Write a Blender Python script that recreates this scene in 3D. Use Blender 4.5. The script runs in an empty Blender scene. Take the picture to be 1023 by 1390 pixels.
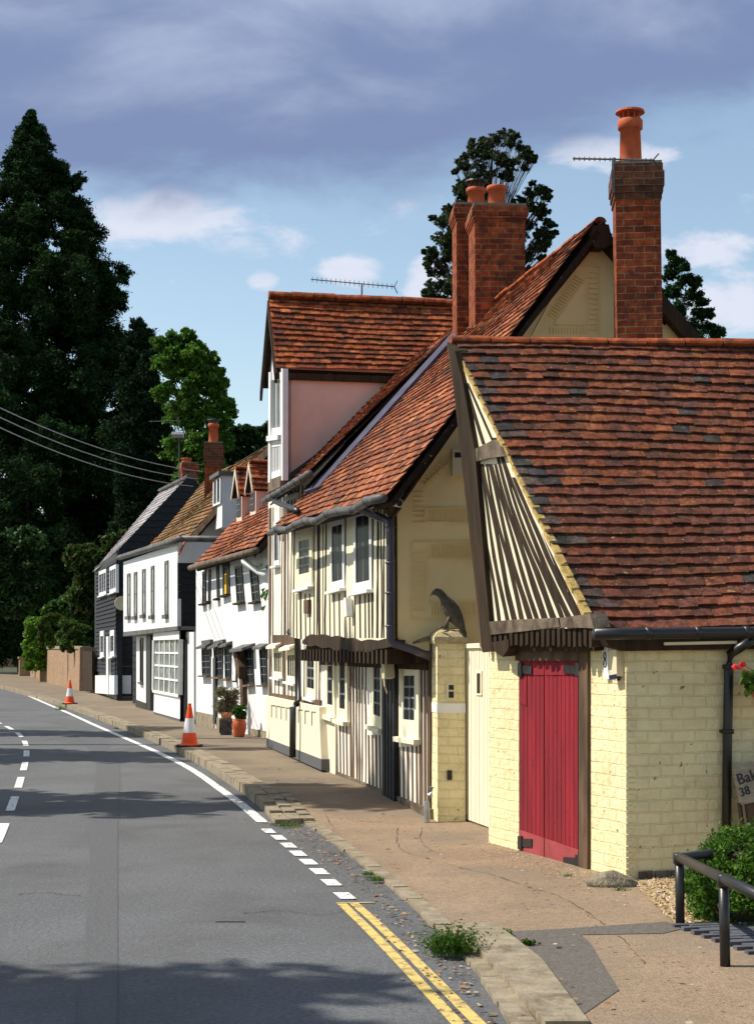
import bpy, math, random
import numpy as np
from mathutils import Vector as V
random.seed(7); rng = np.random.default_rng(7)
R = math.radians
sc = bpy.context.scene
col = sc.collection
# ------------------------------------------------------------------ camera geometry
FPX, CX, CY, CAMH = 2200.0, 511.5, 695.0, 2.0
TH = math.atan(185 / 2200)
CAM = V((0, 0, CAMH))
UP = V((0, 0, 1))

def ray(px, py):
    u = (px - CX) / FPX; v = (CY - py) / FPX
    return V((u, math.cos(TH) - math.sin(TH) * v, math.sin(TH) + math.cos(TH) * v))
def at(px, py, Y):
    d = ray(px, py); return CAM + d * (Y / d.y)
def gnd(px, py, z=0.0):
    d = ray(px, py); return CAM + d * ((z - CAMH) / d.z)
def zpave(Y):
    t = min(1, max(0, (Y - 18.2) / 4.0)); t = t * t * (3 - 2 * t)
    return 0.02 + 0.11 * t
def gp(px, py):
    p = gnd(px, py, .05)
    for _ in range(6): p = gnd(px, py, zpave(p.y))
    return p

class Plane:
    def __init__(s, O, u, n):
        s.O, s.u, s.n = V(O), V(u).normalized(), V(n).normalized()
        s.w = s.u.cross(s.n); 
        if s.w.z < 0: s.w = -s.w
    def P(s, px, py, off=0.0):
        d = ray(px, py); o = s.O + s.n * off
        return CAM + d * ((o - CAM).dot(s.n) / d.dot(s.n))
    def Q(s, a, b, off=0.0): return s.O + s.u * a + s.w * b + s.n * off
    def ab(s, p): q = p - s.O; return q.dot(s.u), q.dot(s.w)
    def poly(s, mb, pix, front, back, c=None):
        pts = [s.P(x, y, front) for x, y in pix]
        mb.prism(pts, s.n * (back - front), c)
    def stud(s, mb, a, b, w, front=.02, back=-.02, c=None, w2=None):
        p, q = s.P(*a, front), s.P(*b, front)
        w2 = w2 or w
        mb.prism([p - s.u * w / 2, p + s.u * w / 2, q + s.u * w2 / 2, q - s.u * w2 / 2], s.n * (back - front), c)
def facade(p0, p1):
    """vertical plane through two ground points"""
    u = V((p1.x - p0.x, p1.y - p0.y, 0)).normalized()
    n = V((u.y, -u.x, 0))
    if n.dot(CAM - p0) < 0: n = -n
    return Plane(V((p0.x, p0.y, 0)), u, n)
def plane3(a, b, c):
    n = (b - a).cross(c - a).normalized()
    if n.dot(CAM - a) < 0: n = -n
    u = UP.cross(n)
    return Plane(a, u, n)

# ------------------------------------------------------------------ mesh builder
class MB:
    def __init__(s): s.v, s.f, s.c = [], [], []
    def face(s, pts, c=None):
        i = len(s.v); s.v += [tuple(p) for p in pts]; s.f.append(tuple(range(i, i + len(pts)))); s.c.append(c)
    def prism(s, pts, vec, c=None):
        pts = [V(p) for p in pts]; n = len(pts)
        nn = V((0, 0, 0))
        for k in range(n): nn += (pts[k] - pts[0]).cross(pts[(k + 1) % n] - pts[0])
        if nn.dot(vec) > 0: pts = pts[::-1]
        i = len(s.v); s.v += [tuple(p) for p in pts] + [tuple(p + vec) for p in pts]
        s.f.append(tuple(range(i, i + n))); s.f.append(tuple(range(i + 2 * n - 1, i + n - 1, -1)))
        for k in range(n):
            j = (k + 1) % n; s.f.append((i + j, i + k, i + n + k, i + n + j))
        s.c += [c] * (n + 2)
    def box(s, o, a, b, c_, col=None):
        """corner o, edge vectors a b c"""
        s.prism([o, o + a, o + a + b, o + b], c_, col)
    def cbox(s, c, sx, sy, sz, col=None, rz=0):
        ca, sa = math.cos(rz), math.sin(rz)
        a, b = V((ca, sa, 0)) * sx, V((-sa, ca, 0)) * sy
        s.box(V(c) - a / 2 - b / 2, a, b, V((0, 0, sz)), col)
    def tube(s, path, r, n=8, c=None, cap=True):
        path = [V(p) for p in path]; m = len(path)
        rs = r if isinstance(r, (list, tuple)) else [r] * m
        i0 = len(s.v)
        for k in range(m):
            t = (path[min(k + 1, m - 1)] - path[max(k - 1, 0)]).normalized()
            a = t.cross(UP if abs(t.z) < .95 else V((1, 0, 0))).normalized(); b = t.cross(a)
            for j in range(n):
                th = 2 * math.pi * j / n
                s.v.append(tuple(path[k] + (a * math.cos(th) + b * math.sin(th)) * rs[k]))
        for k in range(m - 1):
            for j in range(n):
                j2 = (j + 1) % n
                s.f.append((i0 + k * n + j, i0 + k * n + j2, i0 + (k + 1) * n + j2, i0 + (k + 1) * n + j)); s.c.append(c)
        if cap:
            s.f.append(tuple(i0 + j for j in range(n))[::-1]); s.c.append(c)
            s.f.append(tuple(i0 + (m - 1) * n + j for j in range(n))); s.c.append(c)
    def lathe(s, o, prof, n=16, c=None, ax=1.0):
        """prof list of (r,z) from o"""
        s.tube([V(o) + V((0, 0, z)) for r, z in prof], [max(r, .0005) for r, z in prof], n, c)
    def loft(s, rings, c=None, cap=True):
        i0 = len(s.v); n = len(rings[0])
        for r_ in rings: s.v += [tuple(p) for p in r_]
        for k in range(len(rings) - 1):
            for j in range(n):
                j2 = (j + 1) % n
                s.f.append((i0 + k * n + j, i0 + k * n + j2, i0 + (k + 1) * n + j2, i0 + (k + 1) * n + j)); s.c.append(c)
        if cap:
            s.f.append(tuple(i0 + j for j in range(n))[::-1]); s.c.append(c)
            b = i0 + (len(rings) - 1) * n
            s.f.append(tuple(b + j for j in range(n))); s.c.append(c)
    def build(s, name, mat, parent=None, smooth=False):
        base = V((0, 0, 0)); p = parent
        while p is not None: base += p.location; p = p.parent
        me = bpy.data.meshes.new(name)
        arr = np.array(s.v, dtype=float) - np.array(base)
        me.from_pydata(arr.tolist(), [], s.f)
        me.materials.append(M[mat])
        nl = len(me.loops)
        # box-mapped UV in metres
        vv = np.array(s.v, dtype=float)
        uv = np.zeros((nl, 2)); cc = np.ones((nl, 4)); li = 0
        anyc = any(c is not None for c in s.c)
        me.update()
        nor = np.zeros(len(me.polygons) * 3); me.polygons.foreach_get('normal', nor); nor = nor.reshape(-1, 3)
        for fi, f in enumerate(s.f):
            n = nor[fi]; idx = list(f); p = vv[idx]; k = len(idx)
            h = math.hypot(n[0], n[1])
            if h > .35:
                ux, uy = -n[1] / h, n[0] / h
                uv[li:li + k, 0] = p[:, 0] * ux + p[:, 1] * uy; uv[li:li + k, 1] = p[:, 2]
            else:
                uv[li:li + k] = p[:, :2]
            if s.c[fi] is not None: cc[li:li + k, :3] = s.c[fi]
            li += k
        l = me.uv_layers.new(name='UVMap'); l.data.foreach_set('uv', uv.ravel())
        if anyc:
            a = me.color_attributes.new('Col', 'FLOAT_COLOR', 'CORNER'); a.data.foreach_set('color', cc.ravel())
        if smooth: me.polygons.foreach_set('use_smooth', [True] * len(me.polygons))
        me.update()
        o = bpy.data.objects.new(name, me); col.objects.link(o)
        if parent is not None: o.parent = parent
        return o
def tag(o, label=None, cat=None, group=None, kind=None):
    if label: o['label'] = label
    if cat: o['category'] = cat
    if group: o['group'] = group
    if kind: o['kind'] = kind
    return o
def thing(name, loc, label, cat, group=None):
    o = bpy.data.objects.new(name, None); col.objects.link(o); o.location = loc; o.empty_display_size = .2
    return tag(o, label, cat, group)
def struct(name, mb, mat): return tag(mb.build(name, mat), kind='structure')

# ------------------------------------------------------------------ materials
M = {}
class NT:
    def __init__(s, nt): s.nt = nt
    def n(s, t, **kw):
        o = s.nt.nodes.new(t)
        for k, v in kw.items():
            if k in ('op',): o.operation = v
            else: setattr(o, k, v)
        return o
    def l(s, a, b): s.nt.links.new(a, b)
    def put(s, inp, v):
        if hasattr(v, 'is_output') or isinstance(v, bpy.types.NodeSocket): s.l(v, inp)
        else: inp.default_value = v
    def math(s, op, a, b=None, c=None, clamp=False):
        o = s.nt.nodes.new('ShaderNodeMath'); o.operation = op; o.use_clamp = clamp
        s.put(o.inputs[0], a)
        if b is not None: s.put(o.inputs[1], b)
        if c is not None: s.put(o.inputs[2], c)
        return o.outputs[0]
    def mix(s, f, a, b, mode='MIX'):
        o = s.nt.nodes.new('ShaderNodeMix'); o.data_type = 'RGBA'; o.blend_type = mode; o.clamp_factor = True
        s.put(o.inputs[0], f); s.put(o.inputs[6], a); s.put(o.inputs[7], b); return o.outputs[2]
    def mapr(s, v, a, b, c=0., d=1., smooth=False):
        o = s.nt.nodes.new('ShaderNodeMapRange'); o.clamp = True
        if smooth: o.interpolation_type = 'SMOOTHSTEP'
        s.put(o.inputs[0], v)
        for i, q in enumerate((a, b, c, d)): s.put(o.inputs[i + 1], q)
        return o.outputs[0]
    def noise(s, vec, scale, detail=4, rough=.55, dist=0.):
        o = s.nt.nodes.new('ShaderNodeTexNoise'); s.l(vec, o.inputs['Vector'])
        o.inputs['Scale'].default_value = scale; o.inputs['Detail'].default_value = detail
        o.inputs['Roughness'].default_value = rough; o.inputs['Distortion'].default_value = dist
        return o.outputs[0]
def c4(c): return (c[0], c[1], c[2], 1)
def mk(name, base, rough=.85, var=.2, scale=6, bump=.15, bscale=60, bdist=.01, brick=None, vcol=False, stain=None, st=(.55, .75), sscale=1.5,
       metal=0, spec=.3, trans=0, stretch=None, speck=None, grain=None, patch=None):
    m = bpy.data.materials.new(name); m.use_nodes = True; M[name] = m
    nt = m.node_tree; nt.nodes.clear(); T = NT(nt)
    out = T.n('ShaderNodeOutputMaterial'); b = T.n('ShaderNodeBsdfPrincipled'); T.l(b.outputs[0], out.inputs[0])
    geo = T.n('ShaderNodeNewGeometry'); pos = geo.outputs['Position']
    if stretch:
        mp = T.n('ShaderNodeMapping'); mp.inputs['Scale'].default_value = stretch; T.l(pos, mp.inputs[0]); vec = mp.outputs[0]
    else: vec = pos
    if vcol:
        a = T.n('ShaderNodeAttribute'); a.attribute_name = 'Col'; c = a.outputs['Color']
        if base is not None: c = T.mix(1., c, c4(base), 'MULTIPLY')
    else:
        rgb = T.n('ShaderNodeRGB'); rgb.outputs[0].default_value = c4(base); c = rgb.outputs[0]
    h = None
    if brick:
        w, hh, mort, c2, cm, bh = brick   # size, mortar, second colour, mortar colour, height strength
        uvn = T.n('ShaderNodeUVMap'); uvn.uv_map = 'UVMap'
        # wobble the courses a little
        wn = T.n('ShaderNodeTexNoise'); wn.inputs['Scale'].default_value = 3.0; T.l(pos, wn.inputs['Vector'])
        vm = T.n('ShaderNodeVectorMath'); vm.operation = 'MULTIPLY_ADD'; T.l(wn.outputs[1], vm.inputs[0]); vm.inputs[1].default_value = (.03, .03, 0)
        T.l(uvn.outputs[0], vm.inputs[2])
        bt = T.n('ShaderNodeTexBrick'); T.l(vm.outputs[0], bt.inputs['Vector'])
        bt.inputs['Scale'].default_value = 1; bt.inputs['Brick Width'].default_value = w; bt.inputs['Row Height'].default_value = hh
        bt.inputs['Mortar Size'].default_value = mort; bt.inputs['Mortar Smooth'].default_value = .4; bt.inputs['Bias'].default_value = -.1
        bt.inputs['Color1'].default_value = c4(base); bt.inputs['Color2'].default_value = c4(c2); bt.inputs['Mortar'].default_value = c4(cm)
        c = bt.outputs['Color']; h = T.math('MULTIPLY', T.math('SUBTRACT', 1., bt.outputs['Fac']), bh)
    if var:
        n1 = T.noise(vec, scale, 5, .6)
        f = T.mapr(n1, .3, .7, 1 - var, 1 + var)
        mm = T.n('ShaderNodeVectorMath'); mm.operation = 'SCALE'; T.l(c, mm.inputs[0]); T.l(f, mm.inputs['Scale']); c = mm.outputs[0]
    if patch:
        n0 = T.noise(vec, patch[0], 4, .6, .3); mm = T.n('ShaderNodeVectorMath'); mm.operation = 'SCALE'; T.l(c, mm.inputs[0]); T.l(T.mapr(n0, .3, .7, 1 - patch[1], 1 + patch[1] * .7), mm.inputs['Scale']); c = mm.outputs[0]
    if stain:
        n2 = T.noise(vec, sscale, 6, .65, .4)
        c = T.mix(T.mapr(n2, st[0], st[1], 0, .85, True), c, c4(stain))
    if speck:
        sc_, th, scol = speck
        n3 = T.noise(pos, sc_, 2, .5)
        c = T.mix(T.mapr(n3, th, th + .06, 0, 1), c, c4(scol))
    T.l(c, b.inputs['Base Color'])
    b.inputs['Roughness'].default_value = rough; b.inputs['Metallic'].default_value = metal
    b.inputs['Specular IOR Level'].default_value = spec
    nb = T.noise(vec, bscale, 4, .6)
    hh_ = T.math('MULTIPLY', nb, bump)
    if grain: hh_ = T.math('ADD', hh_, T.math('MULTIPLY', T.noise(vec, grain[0], 3), grain[1]))
    if h is not None: hh_ = T.math('ADD', hh_, h)
    bp = T.n('ShaderNodeBump'); bp.inputs['Strength'].default_value = 1; bp.inputs['Distance'].default_value = bdist
    T.l(hh_, bp.inputs['Height']); T.l(bp.outputs[0], b.inputs['Normal'])
    if trans:
        tr = T.n('ShaderNodeBsdfTranslucent'); T.l(c, tr.inputs[0])
        mx = T.n('ShaderNodeMixShader'); mx.inputs[0].default_value = trans
        T.l(b.outputs[0], mx.inputs[1]); T.l(tr.outputs[0], mx.inputs[2]); T.l(mx.outputs[0], out.inputs[0])
    return m
def glassmat(name, base, rough=.12):
    mk(name, base, rough=rough, var=.5, scale=2.5, bump=.15, bscale=7, bdist=.008, spec=.3)
    M[name].node_tree.nodes['Principled BSDF'].inputs['IOR'].default_value = 1.05

cream = (.74, .60, .30)
mk('cream_brick', (.80, .69, .405), .8, .07, 7, .6, 38, .014, brick=(.225, .1, .008, (.77, .66, .38), (.765, .655, .375), .5), grain=(12, 1.5), stain=(.60, .48, .25), st=(.50, .80), sscale=3.2, patch=(1.3, .1), speck=(16, .70, (.22, .13, .07)))
mk('cream_render', (.83, .68, .36), .9, .06, 2.5, .25, 25, .01, stain=(.70, .55, .27), st=(.48, .82), sscale=1.1)
mk('cream_paint', (.79, .72, .52), .75, .07, 5, .25, 30, .008, stain=(.50, .40, .25), st=(.60, .80), sscale=4, stretch=(1, 1, .3))
mk('old_plaster', (.76, .71, .60), .85, .1, 6, .4, 30, .008, stain=(.36, .29, .20), st=(.56, .76), sscale=5, stretch=(1, 1, .25))
mk('plinth_paint', (.72, .65, .49), .85, .05, 3, .3, 14, .012, stain=(.58, .5, .35), st=(.6, .85), sscale=2)
mk('white_render', (.73, .72, .70), .9, .06, 3, .5, 14, .014, stain=(.56, .53, .47), st=(.58, .85), sscale=1.6, stretch=(1, 1, .4))
mk('white_paint', (.73, .72, .70), .55, .06, 5, .1, 40, .005, stain=(.52, .48, .41), st=(.60, .82), sscale=5)
mk('pink_render', (.80, .55, .46), .9, .05, 3, .3, 20, .008, stain=(.66, .44, .37), st=(.5, .85), sscale=1.3)
mk('oak_dark', (.038, .024, .014), .85, .5, 9, .6, 40, .01, stretch=(1, 1, .12), spec=.2)
mk('oak_brown', (.105, .064, .038), .85, .45, 9, .6, 40, .01, stretch=(1, 1, .15), stain=(.04, .022, .012), st=(.5, .7), sscale=4)
mk('oak_grey', (.16, .12, .085), .9, .45, 9, .7, 40, .012, stretch=(.6, .6, .6), stain=(.05, .035, .022), st=(.45, .65), sscale=5)
mk('black_paint', (.012, .012, .014), .5, .3, 6, .15, 40, .006, spec=.4)
mk('black_board', (.02, .02, .022), .7, .4, 8, .3, 30, .008, spec=.2, stretch=(1, 1, 3))
mk('black_iron', (.013, .013, .014), .38, .3, 12, .1, 60, .004, spec=.5)
mk('gutter_grey', (.10, .095, .09), .5, .35, 5, .3, 30, .006, stain=(.03, .028, .026), st=(.5, .65), sscale=3)
mk('pipe_purple', (.06, .055, .08), .35, .2, 6, .1, 30, .004, spec=.5)
mk('red_door', (.25, .011, .022), .75, .28, 9, .6, 45, .01, stretch=(1, 1, .12), stain=(.15, .012, .016), st=(.48, .68), sscale=7, patch=(1.6, .3), speck=(24, .68, (.05, .014, .012)))
mk('red_faded', (.30, .052, .056), .8, .2, 6, .4, 40, .008, stain=(.25, .05, .05), st=(.55, .7), sscale=5)
mk('tile', None, .88, .5, 17, 1.0, 45, .010, vcol=True, spec=.15, stain=(.032, .022, .017), st=(.46, .70), sscale=9, speck=(20, .69, (.27, .20, .11)), patch=(1.1, .34))
mk('tile_far', None, .85, .3, 8, .5, 30, .008, vcol=True, spec=.2)
mk('ridge_tile', (.33, .08, .027), .85, .5, 11, .8, 50, .01, stain=(.09, .035, .02), st=(.42, .66), sscale=6, spec=.15, speck=(26, .68, (.3, .2, .1)))
mk('mortar_gold', (.45, .31, .10), .95, .35, 14, .8, 60, .01, stain=(.2, .12, .04), st=(.5, .7), sscale=8)
mk('lead', (.062, .058, .088), .8, .4, 6, .3, 12, .01, spec=.15, stain=(.11, .105, .14), st=(.55, .75), sscale=3)
mk('brick_red', (.31, .062, .022), .9, .5, 11, .6, 50, .012, brick=(.235, .08, .008, (.13, .026, .014), (.27, .16, .08), .9), spec=.15, stain=(.06, .026, .018), st=(.48, .72), sscale=5)
mk('brick_dark', (.15, .05, .026), .9, .4, 12, .5, 50, .01, brick=(.235, .08, .008, (.055, .028, .02), (.16, .11, .07), .8), spec=.2)
mk('brick_wall', (.34, .20, .115), .9, .2, 8, .3, 40, .01, brick=(.235, .085, .01, (.26, .145, .08), (.36, .28, .19), .8), stain=(.2, .15, .1), st=(.5, .75), sscale=.7)
mk('terracotta', (.46, .10, .038), .75, .2, 9, .2, 50, .004, stain=(.3, .08, .04), st=(.55, .75), sscale=7)
mk('terracotta_pale', (.50, .19, .085), .75, .2, 9, .2, 50, .004, stain=(.4, .2, .12), st=(.55, .75), sscale=7)
mk('mortar_grey', (.2, .18, .14), .95, .4, 10, .8, 50, .012)
mk('stone', (.24, .20, .14), .95, .4, 14, 1.2, 40, .02, stain=(.09, .07, .045), st=(.5, .7), sscale=5)
mk('stone_cap', (.46, .38, .22), .95, .3, 14, .6, 60, .008, stain=(.2, .15, .07), st=(.5, .75), sscale=6)
mk('kerb_stone', (.255, .21, .145), .95, .3, 7, .8, 40, .012, stain=(.12, .09, .055), st=(.5, .7), sscale=3)
mk('asphalt', (.122, .124, .128), .9, .30, 30, .9, 60, .012, stain=(.084, .082, .081), st=(.42, .75), sscale=.55, speck=(36, .635, (.19, .188, .18)), spec=.2, patch=(.35, .14))
mk('asphalt_dark', (.106, .107, .11), .9, .22, 34, .9, 60, .012, speck=(42, .69, (.12, .115, .11)), spec=.2)
mk('pavement', (.285, .205, .135), .92, .22, 30, 1.0, 55, .012, stain=(.205, .16, .12), st=(.40, .72), sscale=.8, speck=(38, .655, (.12, .09, .065)), spec=.15, patch=(1.1, .16))
mk('pavement_grey', (.13, .115, .10), .92, .25, 30, .9, 55, .012, stain=(.13, .105, .08), st=(.5, .75), sscale=2, speck=(38, .69, (.2, .16, .12)), spec=.15)
mk('line_white', (.70, .69, .66), .8, .16, 30, .6, 60, .008, stain=(.26, .255, .25), st=(.50, .62), sscale=13)
mk('line_yellow', (.60, .43, .13), .8, .12, 30, .6, 60, .008, stain=(.26, .21, .11), st=(.48, .62), sscale=11)
mk('earth', (.07, .06, .035), .95, .4, .4, .5, 8, .05, stain=(.03, .05, .015), st=(.4, .6), sscale=.2)
mk('gravel', (.36, .26, .14), .95, .4, 40, .8, 90, .01)
mk('pebble', None, .85, .2, 60, .2, 90, .002, vcol=True)
mk('slate_brick', (.085, .087, .10), .8, .3, 12, .5, 60, .006)
mk('cone_orange', (.78, .075, .012), .5, .1, 9, .1, 30, .003, stain=(.42, .06, .025), st=(.56, .72), sscale=9)
mk('cone_white', (.66, .66, .70), .35, .05, 5, .05, 30, .003, stain=(.35, .33, .32), st=(.54, .72), sscale=9)
mk('rubber', (.02, .02, .022), .8, .3, 8, .3, 40, .005)
mk('plastic_white', (.78, .77, .74), .4, .04, 5, .03, 30, .003, spec=.5)
mk('plastic_cream', (.66, .58, .38), .5, .05, 6, .03, 30, .003)
mk('navy', (.01, .012, .06), .4, .1, 6, .03, 30, .003)
mk('grey_metal', (.30, .30, .31), .4, .2, 8, .05, 30, .003, metal=.6)
mk('wire', (.33, .34, .36), .6, .1, 4, .05, 30, .003)
mk('bronze', (.075, .065, .05), .62, .4, 22, .6, 50, .006, stain=(.2, .12, .03), st=(.56, .74), sscale=7)
mk('yellow_curtain', (.70, .42, .02), .8, .1, 8, .1, 30, .003)
mk('sign_wood', (.30, .25, .19), .9, .3, 14, .5, 60, .006, stretch=(.4, 1, 3))
mk('teal_lattice', (.055, .085, .10), .7, .3, 12, .3, 50, .004)
mk('slate_roof', None, .75, .25, 9, .4, 30, .008, vcol=True, spec=.3)
mk('bark', (.045, .033, .024), .95, .4, 6, .8, 20, .03, stretch=(1, 1, .3))
mk('leaf', None, .55, .0, 5, .0, 30, .003, vcol=True, trans=.38, spec=.2)
mk('needle', None, .8, .0, 5, .0, 30, .003, vcol=True, trans=.1, spec=.05)
mk('petal', (.85, .03, .035), .6, .15, 30, .1, 60, .002, trans=.2)
glassmat('glass', (.018, .022, .028)); glassmat('glass_curtain', (.20, .22, .20), .08)
mk('leading', (.20, .20, .20), .5, .2, 9, .05, 30, .003)
# ------------------------------------------------------------------ shared builders
PAL_OLD = [((.20, .062, .030), 5), ((.165, .054, .030), 5), ((.23, .075, .033), 3), ((.135, .048, .03), 4), ((.11, .046, .033), 2)]
PAL_RED = [((.34, .115, .05), 5), ((.27, .085, .042), 4), ((.41, .16, .075), 3), ((.19, .066, .038), 3), ((.12, .055, .038), 2)]
PAL_DORM = [((.33, .085, .028), 5), ((.26, .062, .024), 4), ((.19, .05, .022), 3), ((.38, .11, .038), 2), ((.13, .042, .022), 2)]
PAL_MOSS = [((.24, .125, .05), 4), ((.20, .12, .05), 4), ((.16, .115, .05), 3), ((.26, .115, .05), 2), ((.12, .08, .04), 2)]
PAL_SLATE = [((.36, .33, .335), 4), ((.31, .285, .29), 3), ((.40, .37, .37), 2), ((.25, .23, .235), 1)]
def pick(pal):
    t = random.uniform(0, sum(w for _, w in pal))
    for c, w in pal:
        t -= w
        if t <= 0: break
    k = random.uniform(.82, 1.16)
    return tuple(min(1, x * k * random.uniform(.94, 1.06)) for x in c)
def lerp(a, b, t): return a + (b - a) * t
def tiles(mb, e0, e1, r0, r1, gauge, width, pal, thick=.013, lift=.014, camber=0., jit=.004, wav=0., under=.05, palf=None):
    n = (e1 - e0).cross(r0 - e0).normalized()
    if n.z < 0: n = -n
    rows = max(2, round(((r0 - e0).length + (r1 - e1).length) / 2 / gauge))
    ph = random.uniform(0, 9)
    def S(t, v):
        p = lerp(lerp(e0, e1, t), lerp(r0, r1, t), v)
        return p + n * wav * (math.sin(t * 5.1 + ph) * math.sin(v * 4.3 + ph * 2) - .6 * math.sin(math.pi * t) * math.sin(math.pi * v))
    for i in range(rows):
        v0, v1 = i / rows, min(1, (i + 1.12) / rows)
        ln = (lerp(e1, r1, v0) - lerp(e0, r0, v0)).length
        cnt = max(1, ln / width); off = .5 * (i % 2) + random.uniform(-.08, .08)
        j = -1
        rowj = random.uniform(-jit, jit) * .6
        while True:
            t0, t1 = (j + off) / cnt, (j + off + .975) / cnt; j += 1
            if t0 >= 1: break
            t0, t1 = max(0, t0), min(1, t1)
            if t1 - t0 < .12 / cnt: continue
            c = pick(palf(t0, v0) if palf else pal)
            l0 = lift + rowj + random.uniform(-jit, jit); l1 = lift + rowj + random.uniform(-jit, jit)
            dv = random.uniform(-.12, .12) / rows * min(1, jit * 200)
            A, B = S(t0, v0 + dv if i else v0), S(t1, v0 + dv * .6 if i else v0); C_, D = S(t1, v1), S(t0, v1)
            a, b = A + n * (l0 + thick), B + n * (l1 + thick); c_, d = C_ + n * .004, D + n * .004
            dn = n * -(thick + .004)
            if camber:
                m = (a + b) / 2 + n * camber; mc = (c_ + d) / 2 + n * camber * .3
                mb.face([a, m, mc, d], c); mb.face([m, b, c_, mc], c)
                mb.face([a + dn, (a + b) / 2 + n * (camber * .7) + dn, m, a], c); mb.face([(a + b) / 2 + n * (camber * .7) + dn, b + dn, b, m], c)
            else:
                mb.face([a, b, c_, d], c); mb.face([a + dn, b + dn, b, a], c)
            mb.face([a, d, D, a + dn], c); mb.face([b + dn, C_, c_, b], c)
    if under:
        q = [S(0, 0), S(1, 0), S(1, 1), S(0, 1)]
        k = n * -.012 - n * abs(wav) * 1.75
        mb.prism([p + k for p in q], n * -under, (.03, .018, .012))
    return n
def ridge(mb, a, b, r=.11, seg=.36, c=None, drop=.03):
    """half-round ridge tiles from a to b"""
    L = (b - a).length; k = max(1, round(L / seg)); d = (b - a) / k; dn = d.normalized(); s = dn.cross(UP).normalized(); up = s.cross(dn)
    mo = MB()
    for i in range(k):
        o = a + d * i; j = random.uniform(-.010, .010)
        def ring(p, rr): return [p + s * math.cos(th) * rr + up * (math.sin(th) * rr * .8 - drop + j) for th in [math.pi * q / 8 for q in range(9)]] + [p - up * (drop + .05)]
        mb.loft([ring(o + d * .012, r * random.uniform(.97, 1.05)), ring(o + d * .97, r)], c)
def bilin(q, s, t):
    tl, tr, br, bl = q
    x0 = tl[0] + (tr[0] - tl[0]) * s; y0 = tl[1] + (tr[1] - tl[1]) * s
    x1 = bl[0] + (br[0] - bl[0]) * s; y1 = bl[1] + (br[1] - bl[1]) * s
    return x0 + (x1 - x0) * t, y0 + (y1 - y0) * t
def rect(x0, y0, x1, y1): return [(x0, y0), (x1, y0), (x1, y1), (x0, y1)]
def window(pl, quad, parent, frame='white_paint', glass='glass', nx=2, ny=1, fw=.05, bar=.022, off=.025, sill='white_paint', hood=None, bars='same', sdep=.07, base=0.0, sh=.04):
    q = [pl.ab(pl.P(x, y, base + off)) for x, y in quad]
    if q[0][0] > q[1][0]: q = [q[1], q[0], q[3], q[2]]
    W = abs(q[1][0] - q[0][0]); H = abs(q[0][1] - q[3][1])
    fs, ft = min(.3, fw / W), min(.3, fw / H)
    mb = MB()
    def piece(m, s0, t0, s1, t1, f, b):
        m.prism([pl.Q(*bilin(q, s, t), base + f) for s, t in ((s0, t0), (s1, t0), (s1, t1), (s0, t1))], pl.n * (b - f))
    piece(mb, 0, 0, fs, 1, off, -.02); piece(mb, 1 - fs, 0, 1, 1, off, -.02)
    piece(mb, fs, 0, 1 - fs, ft, off - .002, -.02); piece(mb, fs, 1 - ft, 1 - fs, 1, off - .002, -.02)
    w = mb.build('window', frame, parent)
    b2 = mb if bars == 'same' else MB()
    m2 = MB()
    for i in range(1, nx):
        s = fs + (1 - 2 * fs) * i / nx; piece(m2, s - bar / W / 2, ft, s + bar / W / 2, 1 - ft, off - .012, 0)
    for i in range(1, ny):
        t = ft + (1 - 2 * ft) * i / ny; piece(m2, fs, t - bar / H / 2, 1 - fs, t + bar / H / 2, off - .014, 0)
    if m2.f: m2.build('glazing_bar', frame if bars == 'same' else bars, w)
    g = MB(); piece(g, fs * .8, ft * .8, 1 - fs * .8, 1 - ft * .8, min(.012, off * .4), -.01); g.build('pane', glass, w)
    if sill:
        e = MB(); o = .03 / W
        e.prism([pl.Q(*bilin(q, s, t), base + off + sdep) for s, t in ((-o, 1.0), (1 + o, 1.0), (1 + o, 1 + sh / H), (-o, 1 + sh / H))], pl.n * -(off + sdep + .02))
        e.build('sill', sill, w)
    if hood:
        e = MB(); o = .05 / W; z = pl.w * .05
        p = [pl.Q(*bilin(q, s, 0), base) for s in (-o, 1 + o)]
        e.prism([p[0] + pl.w * .02 + pl.n * .16, p[1] + pl.w * .02 + pl.n * .16, p[1] + pl.w * .10, p[0] + pl.w * .10], -pl.w * .05)
        e.build('hood', hood, w)
    return w
def studs(pl, mb, xa, xb, top, bot, step, w=(.07, .11), front=.018, skip=(), lean=.06):
    front = .004 if front < .03 else front
    """upright timbers between two pixel columns; top/bot give the pixel rows at a pixel column"""
    a0 = pl.ab(pl.P(xa, bot(xa)))[0]; a1 = pl.ab(pl.P(xb, bot(xb)))[0]
    if a0 > a1: a0, a1 = a1, a0
    k = max(2, round((a1 - a0) / step))
    # px of a plane coordinate
    for i in range(k + 1):
        a = lerp(a0, a1, i / k) + random.uniform(-.22, .22) * step
        a = min(max(a, a0), a1)
        p = project(pl.Q(a, 1.0, front)); 
        if any(s0 < p[0] < s1 for s0, s1 in skip): continue
        yt, yb = top(p[0]), bot(p[0])
        zt, zb = pl.ab(pl.P(p[0], yt))[1], pl.ab(pl.P(p[0], yb))[1]
        n = 7; l0, l1 = random.uniform(-lean, lean), random.uniform(-lean, lean); ww = random.uniform(*w)
        pts_l, pts_r = [], []
        for j in range(n + 1):
            t = j / n; x = a + lerp(l0, l1, t) + random.uniform(-.016, .016); z = lerp(zt, zb, t); h = ww * random.uniform(.36, .62)
            pts_l.append(pl.Q(x - h, z, front)); pts_r.append(pl.Q(x + h, z, front))
        mb.prism(pts_l + pts_r[::-1], pl.n * -(front + .02))
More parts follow.
